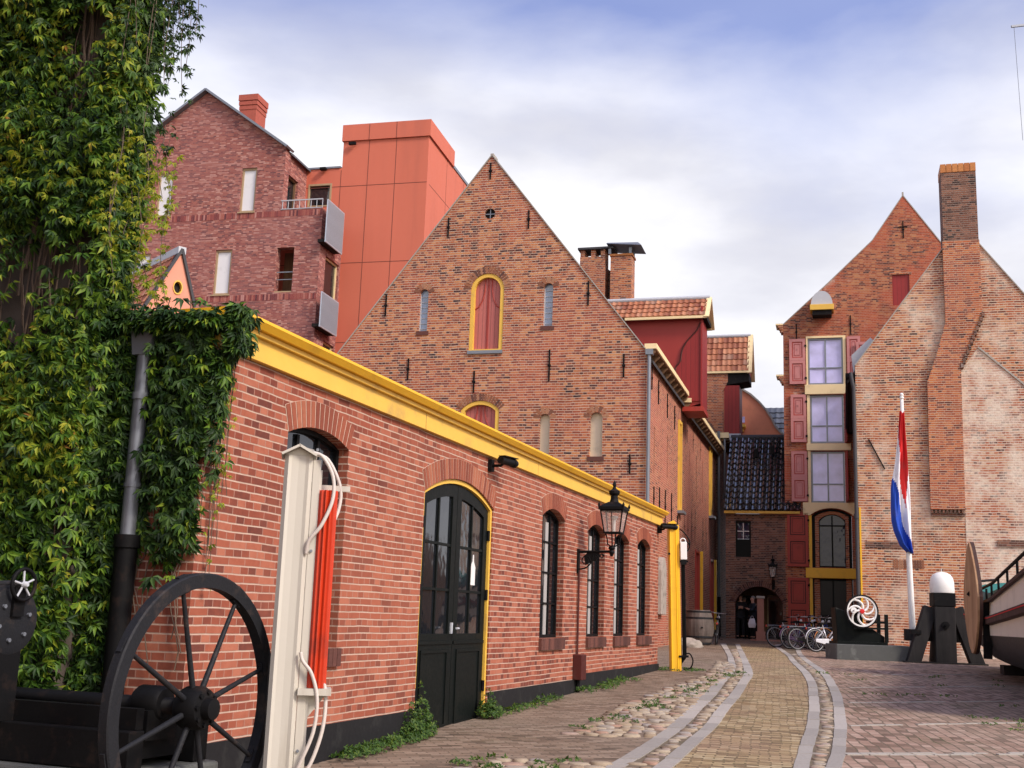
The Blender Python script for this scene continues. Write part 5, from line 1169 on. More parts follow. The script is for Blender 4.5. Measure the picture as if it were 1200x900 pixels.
mb = MB(); mb.box(-2.6,-.25,-.18,.26,.70,.85); mb.build('deck', M['black'], fw)
MB().box(-2.7,-.12,-.36,.44,-.1,.655).build('foundation', M['concrete'], fw, bevel=.02)
dk = MB().lathe([(.02,-1.02),(.15,-1.02),(.185,-1.03),(.19,-1.06),(.19,-1.12),(.17,-1.14),(.02,-1.14)],(0,-.31,1.40),40,'x').build('pulley', M['iron'], fw, smooth='auto')
mb = MB()
for i in range(6): a = PI/3*i+.3; mb.lathe([(.012,-1.02),(.012,-1.005)],(0,-.31+.11*math.cos(a),1.40+.11*math.sin(a)),6,'x')
mb.build('bolt_ring', M['zinc'], dk)
MB().box(-1.14,-1.03,-.40,-.22,.861,1.25).build('pulley_stand', M['black'], fw)
MB().tube([(-1.9,-.30,1.585),(-.985,-.30,1.595)],.022,12).build('valve_shaft', M['iron'], fw, smooth=True)
hw = MB().torus((-.985,-.30,1.595),.085,.011,'x',36,8).build('handwheel', M['black'], fw, smooth=True)
mb = MB()
for i in range(5): a = 2*PI*i/5+.4; mb.tube([(-.985,-.30,1.595),(-.985,-.30+.083*math.cos(a),1.595+.083*math.sin(a))],.006,8)
mb.lathe([(.018,-.02),(.018,.02),(.01,.03)],(-.985,-.30,1.595),12,'x'); mb.build('handwheel_spokes', M['zinc_light'], hw, smooth='auto')
MB().box(-1.03,-1.0,-.34,-.26,1.42,1.58).build('valve_bracket', M['black'], fw)
# ------------------------------------------------------------------ tall fuel dispensers with a ribbed tube and hoses
def dispenser(name, label, loc, az, h, w, mats, tube, cap=True, lean=0, extra=None, d=.2, bm=None):
    bm = bm or mats[1]
    """post of height h and width w; tube = (x, r, z0, z1, material)"""
    r = thing(name, label, 'fuel dispenser', loc, az)
    r.rotation_euler = (0, lean, -R(az))
    mb = MB(); c_ = .022
    prof = [(-w/2+c_,-d/2),(-w/4,-d/2+.008),(0,-d/2+.011),(w/4,-d/2+.008),(w/2-c_,-d/2),(w/2,-d/2+c_),(w/2,d/2),(-w/2,d/2),(-w/2,-d/2+c_)]
    if cap: mb.prism(prof, lambda u,v,z:(u,v,z if abs(u) > 1 else z), -.3, h)
    else: mb.prism(prof, lambda u,v,z:(u,v,z), -.3, h)
    mb.build('post', mats[0], r)
    if cap:
        MB().prism([(-w/2,h+.001),(w/2,h+.001),(0,h+.045)], front, -d/2+.01, d/2).build('post_top', mats[0], r)
        mb = MB()
        for s_ in (-1,1): mb.bar((s_*(w/2+.02),0,h+.0),(-s_*.004,0,h+.058),d+.08,.014)
        mb.build('cap', mats[0], r)
    x0 = w/2
    MB().box(x0+.002,x0+.05,-d/2+.02,d/2-.03,.0,h-.02).build('side_plate', mats[1], r, bevel=.004)
    tx,tr,z0,z1,tm = tube
    mb = MB(); n = 120; prof = []
    V = []
    for z in (z0,z1):
        for j in range(n):
            a = 2*PI*j/n; q = tr*(1-.26*(.5+.5*math.cos(a*12))); V.append((tx+q*math.cos(a), -.06+q*math.sin(a), z))
    mb.add(V,[(j,(j+1)%n,n+(j+1)%n,n+j) for j in range(n)]+[tuple(range(n))[::-1],tuple(range(n,2*n))])
    mb.build('ribbed_tube', tm, r, smooth='auto')
    mb = MB(); mb.box(x0-.01,tx+tr+.07,-.045,-.015,z1+.002,z1+.035); mb.box(x0+.03,x0+.06,-.07,.02,z1-.28,z1+.12); mb.build('bracket', bm, r)
    mb = MB(); mb.box(x0-.0,tx+tr+.03,-.12,.06,z0-.04,z0-.002); mb.prism([(x0+.04,z0-.041),(tx+tr,z0-.041),(x0+.04,z0-.2)], front, -.05,.0); mb.box(x0+.035,x0+.065,-.07,.01,z0-.45 if cap else z0-.2,z0+.35); mb.build('bracket', bm, r)
    mb = MB()
    for k in range(5):
        for z in (z1-.27,z1-.2,z0+.3,z0+.22): pass
    return r
P_ = M['greywhite']
g_ = gz(7.0)
wp = dispenser('fuel_dispenser', 'tall ivory white steel dispenser post with a glossy orange red ribbed tube and pale hoses', (-1.265,7.0,g_), -10, 2.24, .165, (P_,P_), (.185,.058,.90,2.04,M['orange_tube']))
M['hose'] = paint('pale grey hose', (.60,.54,.48), .55, .1, 6)
def hose(r, pts, rad, mat, name='hose'):
    pts = [Vector(p) for p in pts]; out = []
    for i in range(len(pts)-1):
        p0,p1,p2,p3 = pts[max(i-1,0)],pts[i],pts[i+1],pts[min(i+2,len(pts)-1)]
        for t in [k/6 for k in range(6)]: out.append(.5*((2*p1)+(p2-p0)*t+(2*p0-5*p1+4*p2-p3)*t*t+(3*p1-p0-3*p2+p3)*t**3))
    return MB().tube(out+[pts[-1]], rad, 10).build(name, mat, r, smooth=True)
hose(wp, [(.08,-.09,2.26),(.14,-.10,2.235),(.205,-.11,2.12),(.21,-.12,1.98),(.155,-.13,1.83),(.09,-.12,1.74),(.075,-.10,1.66)], .011, M['hose'])
hose(wp, [(.08,-.03,2.26),(.17,-.03,2.23),(.25,-.035,2.08),(.255,-.04,1.95),(.21,-.07,1.82),(.16,-.08,1.74)], .011, M['hose'])
hose(wp, [(.085,-.12,1.10),(.10,-.12,1.05),(.155,-.12,.98),(.195,-.12,.84),(.185,-.12,.66),(.12,-.12,.48),(.09,-.10,.40)], .011, M['hose'])
hose(wp, [(.19,-.05,1.02),(.215,-.06,.98),(.245,-.08,.84),(.235,-.09,.66),(.18,-.10,.48),(.12,-.10,.40)], .011, M['hose'])
mb = MB()
for z in (2.28,1.68,.55): MB().lathe([(.009,-.09),(.009,-.075)],(.105,0,z),8,'y').build('bolt', M['zinc'], wp)
g_ = gz(23.5)
yp = dispenser('fuel_dispenser', 'tall yellow dispenser post with a black ribbed tube beside the low brick building', (3.37,23.5,g_), 0, 2.86, .16, (M['yellow_deep'],M['yellow_deep']), (.20,.04,.30,2.1,M['black']), cap=False, lean=-R(1.4), d=.24, bm=M['black'])
MB().prism([(-.09,2.861),(.09,2.861),(.03,2.93),(-.09,2.88)], front, -.11,.12).build('post_top', M['yellow_deep'], yp)
nb = MB().box(.14,.27,-.16,-.06,2.15,2.5).build('meter_box', M['white'], yp, bevel=.01); MB().box(.15,.26,-.15,-.07,2.05,2.147).build('nozzle', M['black'], nb); MB().torus((.20,-.11,2.52),.05,.012,'y',20,6).build('handle_ring', M['white'], nb)
hose(yp, [(.08,-.05,2.78),(.2,-.06,2.72),(.33,-.06,2.55),(.34,-.06,2.42),(.28,-.06,2.3)], .012, M['black']); MB().torus((.24,-.05,2.42),.10,.012,'y',24,6).build('hose_loop', M['black'], yp)
hose(yp, [(.2,-.05,.32),(.30,-.06,.33),(.36,-.06,.2),(.31,-.06,.06),(.17,-.06,.03)], .014, M['black']); MB().box(-.1,-.06+.0,-.16,-.125,2.24,2.28).build('clamp', M['black'], yp)
# ------------------------------------------------------------------ lantern on the low building
ln = thing('wall_lantern', 'large black street lantern on a scrolled bracket on the low brick wall', 'lantern', (-2.199,8.338,0), AZL)
lantern_body(ln, (.556,10.05,2.79), .118, .168, .33)
mb = MB(); mb.box(.0,.03,10.01,10.09,2.18,2.54); mb.tube([(.03,10.05,2.50),(.50,10.05,2.51)],.02,8)
mb.tube([(.03,10.05,2.24)]+[(.03+.2*math.sin(t)+.02,10.05,2.24+.24*(1-math.cos(t))) for t in (.3,.6,.9,1.2,1.5)],.012,6)
for cx,cz_,rd in ((.13,2.37,.075),(.27,2.41,.06),(.38,2.44,.035)):
    mb.tube([(cx+rd*math.cos(t)*(1-t/14),10.05,cz_+rd*math.sin(t)*(1-t/14)) for t in [k*.45 for k in range(18)]],.009,6)
mb.prism([(.13,2.30),(.36,2.43),(.34,2.49),(.16,2.49),(.10,2.44)], front, 10.045, 10.055)
mb.build('bracket', M['black'], ln, smooth='auto')
mb = MB(); mb.lathe([(.02,2.44),(.03,2.47),(.045,2.5),(.03,2.53),(.055,2.56),(.035,2.6)],(.53,10.05,0),12)
for s_,q in ((-1,0),(1,0),(0,-1),(0,1)): mb.tube([(.54,10.05,2.57),(.556+s_*.09,10.05+q*.09,2.62),(.556+s_*.10,10.05+q*.10,2.70),(.556+s_*.125,10.05+q*.125,2.79)],.011,6)
mb.build('cradle', M['black'], ln, smooth='auto')
MB().tube([(.03,10.05,2.2),(.03,10.05,.98)],.017,8).build('conduit', M['red_line'], ln); MB().box(.0,.14,9.92,10.18,.62,.985).build('conduit_box', M['red_line'], ln, bevel=.01); MB().tube([(.05,10.05,.62),(.05,10.05,.3)],.03,8).build('conduit', M['black'], ln)
# security cameras under the fascia
def seccam(label, loc, az):
    r = thing('security_camera', label, 'camera', loc, az)
    mb = MB(); mb.box(-.05,.0,-.05,.05,-.07,.07); mb.tube([(0,0,0),(.10,0,.0),(.13,.04,.05)],.018,8); mb.build('bracket', M['black'], r)
    mb = MB(); mb.tube([(.12,-.08,.06),(.175,.20,.056),(.177,.205,.056),(.185,.25,.055)],[.045,.045,.054,.054],16); mb.bar((.13,-.06,.112),(.19,.27,.115),.09,.010); mb.build('housing', M['black'], r, smooth='auto')
    mb = MB(); mb.tube([(.2,.26,.055),(.205,.275,.055)],.035,12); mb.build('lens', M['glass_dark'], r); return r
def lw3(u,o,z): x,y = lw(u,o); return (x,y,z)
seccam('black security camera under the yellow fascia above the double door', lw3(6.0,.05,3.28), AZL)
seccam('black floodlight camera at the far end of the yellow fascia', lw3(15.95,.05,3.30), AZL+35)
# ------------------------------------------------------------------ barrel, boulders
def barrel(label, loc, h, r0, r1):
    t = thing('barrel', label, 'barrel', loc); prof = []
    for i in range(13):
        k = i/12; prof.append((r0+(r1-r0)*math.sin(PI*k)**.9, h*k))
    mb = MB(); n = 44; V = []
    for rr_,z in prof:
        for j in range(n):
            a = 2*PI*j/n; q = rr_*(1-.012*(j % 2)); V.append((q*math.cos(a),q*math.sin(a),z))
    F = [(i*n+j,i*n+(j+1)%n,(i+1)*n+(j+1)%n,(i+1)*n+j) for i in range(12) for j in range(n)]
    V.append((0,0,h-.05)); c0 = len(V)-1; F += [(12*n+j,12*n+(j+1)%n,c0) for j in range(n)]
    mb.add(V,F).build('staves', M['barrel'], t)
    for z in (.05,.23,.77,.95):
        q = r0+(r1-r0)*math.sin(PI*z)**.9; MB().lathe([(q+.002,-.03),(q+.012,-.03),(q+.012,.03),(q+.002,.03)],(0,0,h*z),44,'z',caps=False).build('hoop', M['iron'], t)
    mb = MB(); mb.lathe([(.03,-r1-.02),(.03,-r1+.05)],(.02,0,h*.5),10,'y'); mb.build('bung', M['black'], t); return t
barrel('large grey weathered oak barrel against the lane wall', (6.42,39.2,gz(39.2)), 1.12, .37, .50)
def boulder(label, loc, s, seed):
    b = bmesh.new(); bmesh.ops.create_icosphere(b, subdivisions=4, radius=1)
    for v in b.verts:
        n = v.co.normalized(); k = 1+.28*noise.fractal(n*1.1+Vector((seed,0,0)),1,2,4)+.06*noise.noise(n*5)
        v.co = Vector((n.x*s[0]*k,n.y*s[1]*k,max(n.z,-.5)*s[2]*k))
    me = bpy.data.meshes.new('boulder'); b.to_mesh(me); b.free(); o = bpy.data.objects.new('boulder', me); COL.objects.link(o); me.materials.append(M['boulder'])
    me.polygons.foreach_set('use_smooth',[True]*len(me.polygons)); o.location = loc; return tag(o, label, 'boulder')
boulder('large pale boulder behind the yellow dispenser post by the wall', (5.3,38.6,gz(38)+.18), (.42,.45,.42), 3)
boulder('low wedge shaped pale boulder in front of the barrel', (5.62,36.6,gz(36)+.08), (.42,.3,.2), 8)
# ------------------------------------------------------------------ stone pillar in the passage
px_ = thing('stone_pillar', 'pink sandstone pillar on a pale base at the arched passage', 'pillar', (10.05,46.6,gz(46.6)), 10)
MB().box(-.13,.13,-.13,.13,.36,1.62).build('shaft', M['sandstone'], px_, bevel=.012); MB().box(-.18,.18,-.18,.18,-.05,.359).build('base', M['sandstone'], px_, bevel=.02); MB().box(-.16,.16,-.16,.16,1.622,1.72).build('capital', M['stone_light'], px_, bevel=.015)
st = MB().box(-.6,.65,-.25,.5,-.1,.05).build('step', M['sandstone'], None); st.location = (10.3,46.7,gz(46.7)); st.rotation_euler = (0,0,-R(16)); st.name = 'stone_step'; tag(st, 'low sandstone step at the foot of the pink pillar', 'step')
# ------------------------------------------------------------------ bicycles
def bike(label):
    r = thing('bicycle', label, 'bicycle', (0,0,0), 0, 'bicycles parked in front of the tall warehouse')
    for s_,n_ in ((-.53,'rear'),(.53,'front')):
        t = MB().torus((s_,0,.345),.325,.021,'y',40,8).build('wheel', M['rubber'], r, smooth=True)
        MB().torus((s_,0,.345),.300,.012,'y',40,6).build('rim', M['rim'], t, smooth=True)
        mb = MB()
        for i in range(18): a = 2*PI*i/18; mb.tube([(s_,.015*(-1)**i,.345),(s_+.3*math.cos(a),0,.345+.3*math.sin(a))],.0022,4,caps=False)
        mb.tube([(s_,-.04,.345),(s_,.04,.345)],.022,8); mb.build('spokes', M['rim'], t)
        mb = MB(); mb.tube([(s_+.355*math.cos(a),0,.345+.355*math.sin(a)) for a in [R(20+ (10 if s_<0 else 5)*0 + k*14) for k in range(12 if s_ < 0 else 9)]],.016,6); mb.build('mudguard', M['silver'], r, smooth=True)
    mb = MB(); bb = (-.08,0,.30); hd_ = (.33,0,.86); hb = (.37,0,.68); st = (-.21,0,.72)
    mb.tube([bb,hb],.022,8); mb.tube([(-.02,0,.45),hd_],.02,8); mb.tube([bb,st],.019,8); mb.tube([hb,hd_],.021,8)
    for y in (-.05,.05): mb.tube([bb,(-.53,y,.345)],.012,6); mb.tube([(st[0]+.02,0,st[2]-.06),(-.53,y,.345)],.010,6); mb.tube([(.375,y,.66),(.53,y,.345)],.013,6)
    mb.build('frame', M['silver'], r, smooth=True)
    MB().tube([st,(-.235,0,.84)],.014,8).build('seatpost', M['zinc_light'], r)
    mb = MB(); mb.add([(-.37,-.09,.87),(-.37,.09,.87),(-.16,-.05,.885),(-.16,.05,.885),(-.04,-.02,.875),(-.04,.02,.875),(-.36,-.08,.82),(-.36,.08,.82),(-.05,0,.83)],[(0,1,3,2),(2,3,5,4),(0,6,7,1),(0,2,4,8,6),(1,7,8,5,3),(4,5,8),(6,8,7)]); mb.build('saddle', M['black'], r, bevel=.012)
    mb = MB(); mb.tube([hd_,(.30,0,1.0)],.014,8); mb.tube([(.12,-.28,1.03),(.24,-.25,1.06),(.33,-.12,1.04),(.33,.12,1.04),(.24,.25,1.06),(.12,.28,1.03)],.012,8); mb.build('handlebar', M['rim'], r, smooth=True)
    for y in (-.28,.28): MB().tube([(.19,y*.95,1.05),(.08,y,1.025)],.017,8).build('grip', M['black'], r)
    mb = MB(); mb.tube([(-.25,-.06,.72),(-.82,-.06,.72)],.007,6); mb.tube([(-.25,.06,.72),(-.82,.06,.72)],.007,6)
    for x in (-.35,-.5,-.65,-.8): mb.tube([(x,-.06,.72),(x,.06,.72)],.006,6)
    for y in (-.06,.06): mb.tube([(-.72,y,.72),(-.53,y,.345)],.006,6)
    mb.build('luggage_rack', M['zinc'], r)
    mb = MB(); mb.prism([(-.56,.30),(-.56,.39),(-.10,.40),(.0,.36),(.02,.28),(-.05,.20),(-.12,.21)], front, -.075,-.05); mb.build('chain_case', M['silver'], r, bevel=.01)
    mb = MB(); mb.bar((-.08,-.09,.30),(.05,-.09,.19),.02,.015); mb.bar((.01,-.16,.19),(.10,-.16,.19),.08,.02); mb.bar((-.08,.09,.30),(-.2,.09,.41),.02,.015); mb.bar((-.24,.16,.41),(-.16,.16,.41),.08,.02); mb.build('pedals', M['black'], r)
    MB().lathe([(.02,.40),(.05,.44),(.05,.47)],(0,0,.90),12,'x').build('headlight', M['zinc_light'], r); MB().bar((-.83,0,.70),(-.85,0,.70),.06,.06).build('tail_light', M['red_shutter'], r)
    MB().tube([(-.02,.06,.29),(-.1,.14,.01)],.009,6).build('kickstand', M['zinc'], r)
    return r
bk = bike('silver bicycle with white chain case nearest the camera in the row by the tall warehouse')
M['bike_purple'] = paint('purple bicycle paint', (.10,.05,.12), .35, .1); M['bike_blue'] = paint('blue bicycle paint', (.02,.04,.22), .35, .1); M['bike_orange'] = paint('orange bicycle paint', (.60,.22,.05), .35, .1)
def place_bike(o, x, y, az, lean, mt=None, label=None):
    o.location = (x,y,gz(y)); o.rotation_euler = (lean,0,R(az))
    if label: o['label'] = label
    if mt:
        for c in o.children:
            if c.name.split('.')[0] in ('frame','chain_case','mudguard'):
                c.material_slots[0].link = 'OBJECT'; c.material_slots[0].material = M[mt]
place_bike(bk, 9.95, 36.3, 22, R(-5))
for x,y,az,ln_,mt,lb in ((9.7,37.5,20,-4,'black','black bicycle second in the row, its pale rear wheel left of the silver bicycle'),
                       (9.62,38.3,24,-6,'bike_purple','purple bicycle third in the row in front of the dark red shutter'),
                       (10.5,37.4,18,5,'bike_orange','orange framed bicycle standing behind the silver bicycle'),
                       (10.35,38.9,26,-7,'bike_blue','dark blue bicycle between the orange bicycle and the purple bicycle'),
                       (10.1,40.0,20,-5,'black','black bicycle at the back of the row against the dark doorway'),
                       (10.9,38.6,30,6,'black','black bicycle farthest right in the row, half behind the winch'),
                       (9.45,39.2,15,-9,'black','leaning black bicycle at the left end of the row by the red shutter')):
    o = copy_tree(bk); place_bike(o, x, y, az, R(ln_), mt, lb)
o = copy_tree(bk); place_bike(o, 7.12, 39.9, 78, R(4), 'black', 'lone black bicycle leaning beside the grey barrel'); o['group'] = 'bicycle by the barrel'
# ------------------------------------------------------------------ flagpole and flag
PF = (10.95,31.9,gz(31.9))
fp = thing('flagpole', 'white flagpole with a small knob in front of the limewashed house', 'flagpole', PF)
MB().tube([(0,0,-.1),(0,0,.9),(-.045,0,3.6),(-.095,0,7.1)],[.085,.085,.068,.045],14).build('pole', M['white'], fp, smooth=True)
MB().lathe([(.045,7.1),(.065,7.12),(.065,7.15),(.04,7.17),(.055,7.2),(.055,7.24),(.02,7.28)],(-.095,0,0),14).build('truck', M['white'], fp, smooth='auto')
mb = MB(); mb.tube([(.0,-.1,.9),(-.05,-.09,3.5),(-.09,-.07,7.05)],.006,5); mb.build('halyard', M['white'], fp)
# flag cloth hanging limp: rows down the drop, columns across the gathered folds
fl_rows = [(0,-.20,-.10),(.06,-.22,-.09),(.12,-.25,-.08),(.2,-.28,-.065),(.3,-.325,-.05),(.4,-.37,-.035),(.5,-.43,-.02),(.55,-.45,-.012),(.62,-.455,.0),(.7,-.46,.012),(.78,-.45,.02),(.85,-.40,.03),(.9,-.33,.035),(.95,-.26,.04),(1.0,-.10,.045)]
def ip(k, b):
    for a,c_ in zip(fl_rows, fl_rows[1:]):
        if a[0] <= b <= c_[0]: t = (b-a[0])/(c_[0]-a[0]); return a[k]+(c_[k]-a[k])*t
nb_, nc = 60, 30
V = []; 
for i in range(nb_+1):
    b = i/nb_; x1 = ip(2,b); x0 = x1+(ip(1,b)-x1)*1.12
    for j in range(nc+1):
        t = j/nc; dpt = .09*math.sin(t*11+b*2.6)*(.3+b*.7)+.035*math.sin(t*21-b*6)+.012*math.sin(t*40+b*15)
        V.append((x0+(x1-x0)*t+.012*math.sin(t*9+b*3), -.14+dpt, 6.72-b*3.86+.03*math.sin(t*7)))
F = []; mi = []
def lin(b, pts):
    for a,c_ in zip(pts,pts[1:]):
        if a[0] <= b <= c_[0]: return a[1]+(c_[1]-a[1])*(b-a[0])/(c_[0]-a[0])
    return pts[-1][1] if b > pts[-1][0] else pts[0][1]
for i in range(nb_):
    for j in range(nc):
        b = (i+.5)/nb_; x = (V[i*(nc+1)+j][0]+V[i*(nc+1)+j+1][0])/2
        F.append((i*(nc+1)+j,i*(nc+1)+j+1,(i+1)*(nc+1)+j+1,(i+1)*(nc+1)+j))
        rl = lin(b,[(0,-.3),(.06,-.26),(.2,-.25),(.35,-.27),(.5,-.23),(.62,-.17),(.68,-.13)]); rr_ = lin(b,[(0,-.05),(.3,-.05),(.45,-.06),(.55,-.085),(.62,-.12),(.68,-.13)])
        bl = lin(b,[(.47,-.47),(.52,-.38),(.6,-.31),(.7,-.27),(.8,-.19),(.86,-.12),(.93,-.02),(1,.1)])
        mi.append(0 if (b < .68 and rl < x < rr_) else 2 if (b > .47 and x < bl) else 1)
me = bpy.data.meshes.new('flag'); me.from_pydata(V,[],F); fl = bpy.data.objects.new('flag', me); COL.objects.link(fl)
for k in ('flag_red','flag_white','flag_blue'): me.materials.append(M[k])
me.polygons.foreach_set('material_index', mi); me.polygons.foreach_set('use_smooth',[True]*len(F)); fl.location = PF
md = fl.modifiers.new('thickness','SOLIDIFY'); md.thickness = .004
tag(fl, 'limp red, white and blue flag hanging down the white flagpole', 'flag')
# ------------------------------------------------------------------ winch on its concrete block
PC = (10.04,31.2,gz(31.2))
cb_ = MB().box(-1.33,.70,-.0,1.1,-.2,.40).build('concrete_block', M['concrete'], None, bevel=.02); cb_.location = PC; tag(cb_, 'low dark concrete block under the black winch', 'block')
wn = thing('winch', 'black green winch with a white wheel of curved spokes on the concrete block', 'winch', (PC[0],PC[1],PC[2]+.40))
mb = MB(); mb.prism([(-1.2,.0),(.05,.0),(.05,.22),(-.25,.40),(-.75,.42),(-.95,.85),(-1.25,.95)], front, .35, .80); mb.build('body', M['black_door'], wn, bevel=.02)
MB().box(-1.25,.08,.2,1.0,.003,.07).build('bed_plate', M['black_door'], wn)
for y in (.25,.9): MB().box(.04,.12,y,y+.08,.07,.80).build('post', M['black_door'], wn)
mb = MB(); mb.box(-.45,.04,.26,.32,.56,.62); mb.box(-.7,.03,.27,.31,.40,.45); mb.build('cross_bar', M['black_door'], wn)
wx, wz = -.615, .86
ww = MB().lathe([(.36,-.035),(.40,-.035),(.40,.035),(.36,.035),(.36,-.035)],(wx,.12,wz),48,'y',caps=False).build('wheel', M['white'], wn, smooth='auto')
MB().lathe([(.40,-.045),(.435,-.045),(.435,.045),(.40,.045),(.40,-.045)],(wx,.12,wz),48,'y',caps=False).build('tyre', M['black'], ww, smooth='auto')
for i in range(7):
    a0 = 2*PI*i/7+.2; P = []
    for k in range(9):
        t = k/8; rr_ = .05+.32*t; a = a0+1.15*t**1.3; P.append((wx+rr_*math.cos(a),.12,wz+rr_*math.sin(a)))
    MB().tube(P,[.034-.010*k/8 for k in range(9)],8).build('spoke', M['white'], ww, smooth=True)
MB().lathe([(.03,-.07),(.06,-.06),(.065,.0),(.06,.06)],(wx,.12,wz),16,'y').build('hub', M['flag_red'], ww, smooth='auto')
mb = MB(); mb.tube([(wx-.24,.08,wz+.02),(wx-.24,-.10,wz+.02)],.02,8); mb.lathe([(.075,.05),(.08,.03),(.08,.0)],(wx-.24,0,wz+.02),14,'y'); mb.build('crank', M['white'], ww, smooth='auto')
MB().tube([(wx,.10,wz),(wx,.6,wz)],.04,10).build('axle', M['black'], wn); MB().bar((wx,.45,wz),(wx,.45,.2),.16,.2).build('bearing', M['black_door'], wn)
# ------------------------------------------------------------------ mooring post
mp_ = thing('mooring_post', 'black timber mooring post with a white domed cap and raking struts', 'mooring post', (11.45,31.0,gz(31)), 8)
MB().box(-.26,.26,-.26,.26,-.2,1.45).build('post', M['timber_black'], mp_, bevel=.02)
mb = MB()
MB().box(-.275,.275,-.275,.275,1.452,1.80).build('collar', M['black'], mp_, bevel=.015)
V = MB(); n = 24; prof = []
dome = MB()
pr_ = [(.30,1.803),(.31,1.83),(.305,2.05),(.285,2.17),(.23,2.27),(.13,2.33),(.02,2.35)]
dome.lathe(pr_,(0,0,0),28).build('cap', M['white'], mp_, smooth='auto')
MB().tube([(0,0,2.34),(0,0,2.42)],.01,6).build('cap_spike', M['white'], mp_)
MB().bar((-.32,0,1.42),(-.85,-.05,-.15),.34,.30,up=(0,1,0)).build('strut', M['timber_black'], mp_, bevel=.015)
MB().bar((.32,0,1.42),(.85,-.05,-.15),.34,.30,up=(0,1,0)).build('strut', M['timber_black'], mp_, bevel=.015)
MB().bar((0,.30,1.42),(.0,1.0,-.15),.34,.30).build('strut', M['timber_black'], mp_, bevel=.015)
MB().box(-.9,.95,.27,.55,.55,.85).build('cross_beam', M['timber_black'], mp_, bevel=.015)
mb = MB(); mb.lathe([(.10,-.30),(.10,-.262)],(0,0,.98),6,'y'); mb.tube([(0,-.3,.98),(0,-.36,.98)],.03,8); mb.build('bolt', M['black'], mp_); mb = MB(); mb.bar((-.85,-.15,.78),(-.6,-.15,.78),.12,.10); mb.build('bolt', M['black'], mp_)
fb = MB().box(-1.05,1.0,-.35,.05,-.05,.035).build('foot_plate', M['timber_black'], mp_)
# ------------------------------------------------------------------ barge
PB = (9.744,24,0)
bt_ = thing('barge', 'cream white and black wooden barge with a brown leeboard, set on blocks', 'boat', PB, 196)
ysec = [9,7,5,3,1,-1,-2.5,-4,-5,-5.6,-6.0]
def half(y): 
    return 2.0 if y >= -3.2 else 2.0*math.sqrt(max(0,1-((y+3.2)/-2.82)**2.4))+.03
def sheer(y): return 2.07+max(0,y)*.072+(max(0,-y)**1.7)*.022
def keel(y): return .74+ (max(0,.8-y)**1.9)*.028
def loft(levels, name, mat, parent):
    mb = MB(); V = []; k = len(levels)
    for y in ysec:
        for lv in levels:
            x, z = lv(y); V.append((x-2.0, y, z))
    for i in range(len(ysec)-1):
        for j in range(k-1): mb.f.append((i*k+j,i*k+j+1,(i+1)*k+j+1,(i+1)*k+j))
    mb.v = V; return mb.build(name, mat, parent, smooth='auto', recalc=False)
def wl_(y): return 1.455 if y > -3 else 1.455+(-3-y)*.06
for s_ in (1,-1):
    loft([lambda y:(0,keel(y)), lambda y:(s_*half(y)*.62,keel(y)+.02), lambda y:(s_*half(y)*.88,keel(y)+(wl_(y)-keel(y))*.28), lambda y:(s_*half(y)*.98,keel(y)+(wl_(y)-keel(y))*.68), lambda y:(s_*half(y),wl_(y))], 'hull_bottom', M['hull_black'], bt_)
    loft([lambda y:(s_*half(y),wl_(y)), lambda y:(s_*(half(y)+.01),wl_(y)+(sheer(y)-wl_(y))*.5), lambda y:(s_*half(y)*.99,sheer(y))], 'hull_side', M['hull_white'], bt_)
    loft([lambda y:(s_*(half(y)-.14),sheer(y)-.3), lambda y:(s_*(half(y)-.16),sheer(y)+.14), lambda y:(s_*(half(y)-.18),sheer(y)+.24)], 'bulwark', M['teal'], bt_)
M['strake'] = wood('dark brown rubbing strake', (.03,.015,.012), (.09,.045,.035), 8)
def edge_strip(name, zf, hgt, out, mat, ylist=None):
    mb = MB()
    for s_ in (1,-1):
        V = []
        for y in ysec:
            b = s_*half(y); 
            for dx,dz in ((0,-hgt/2),(out,-hgt/2*.7),(out,hgt/2*.7),(0,hgt/2)): V.append((b+s_*dx-2.0,y,zf(y)+dz))
        o_ = len(mb.v); mb.v += V
        for i in range(len(ysec)-1):
            for j in range(4): mb.f.append((o_+i*4+j,o_+i*4+(j+1)%4,o_+(i+1)*4+(j+1)%4,o_+(i+1)*4+j))
    return mb.build(name, mat, bt_)
edge_strip('rubbing_strake', lambda y: 1.72+max(0,y)*.032+(max(0,-y)**1.5)*.02, .20, .09, M['strake']); edge_strip('strake_line', lambda y: 1.755+max(0,y)*.032+(max(0,-y)**1.5)*.02, .025, .097, M['flag_red'])
edge_strip('gunwale', lambda y: sheer(y)+.0, .08, .05, M['strake']); 
mb = MB()
for s_ in (1,-1):
    mb.tube([(s_*(half(y)-.02)-2.0,y,sheer(y)+.31) for y in ysec[:-1]],.03,8)
mb.build('rail', M['black'], bt_, smooth=True)
for y in (7.2,5.9,4.6,3.3,2.0,.9,0,-1.2,-2.4,-3.6):
    MB().tube([(half(y)-.02-2.0,y,sheer(y)-.02),(half(y)-.02-2.0,y,sheer(y)+.31)],.022,8).build('stanchion', M['black'], bt_)
mb = MB(); V = []
for y in ysec: V += [(-half(y)*.97-2.0,y,sheer(y)-.05),(half(y)*.97-2.0,y,sheer(y)-.05)]
mb.add(V,[(2*i,2*i+1,2*i+3,2*i+2) for i in range(len(ysec)-1)]).build('deck', M['timber_brown'], bt_)
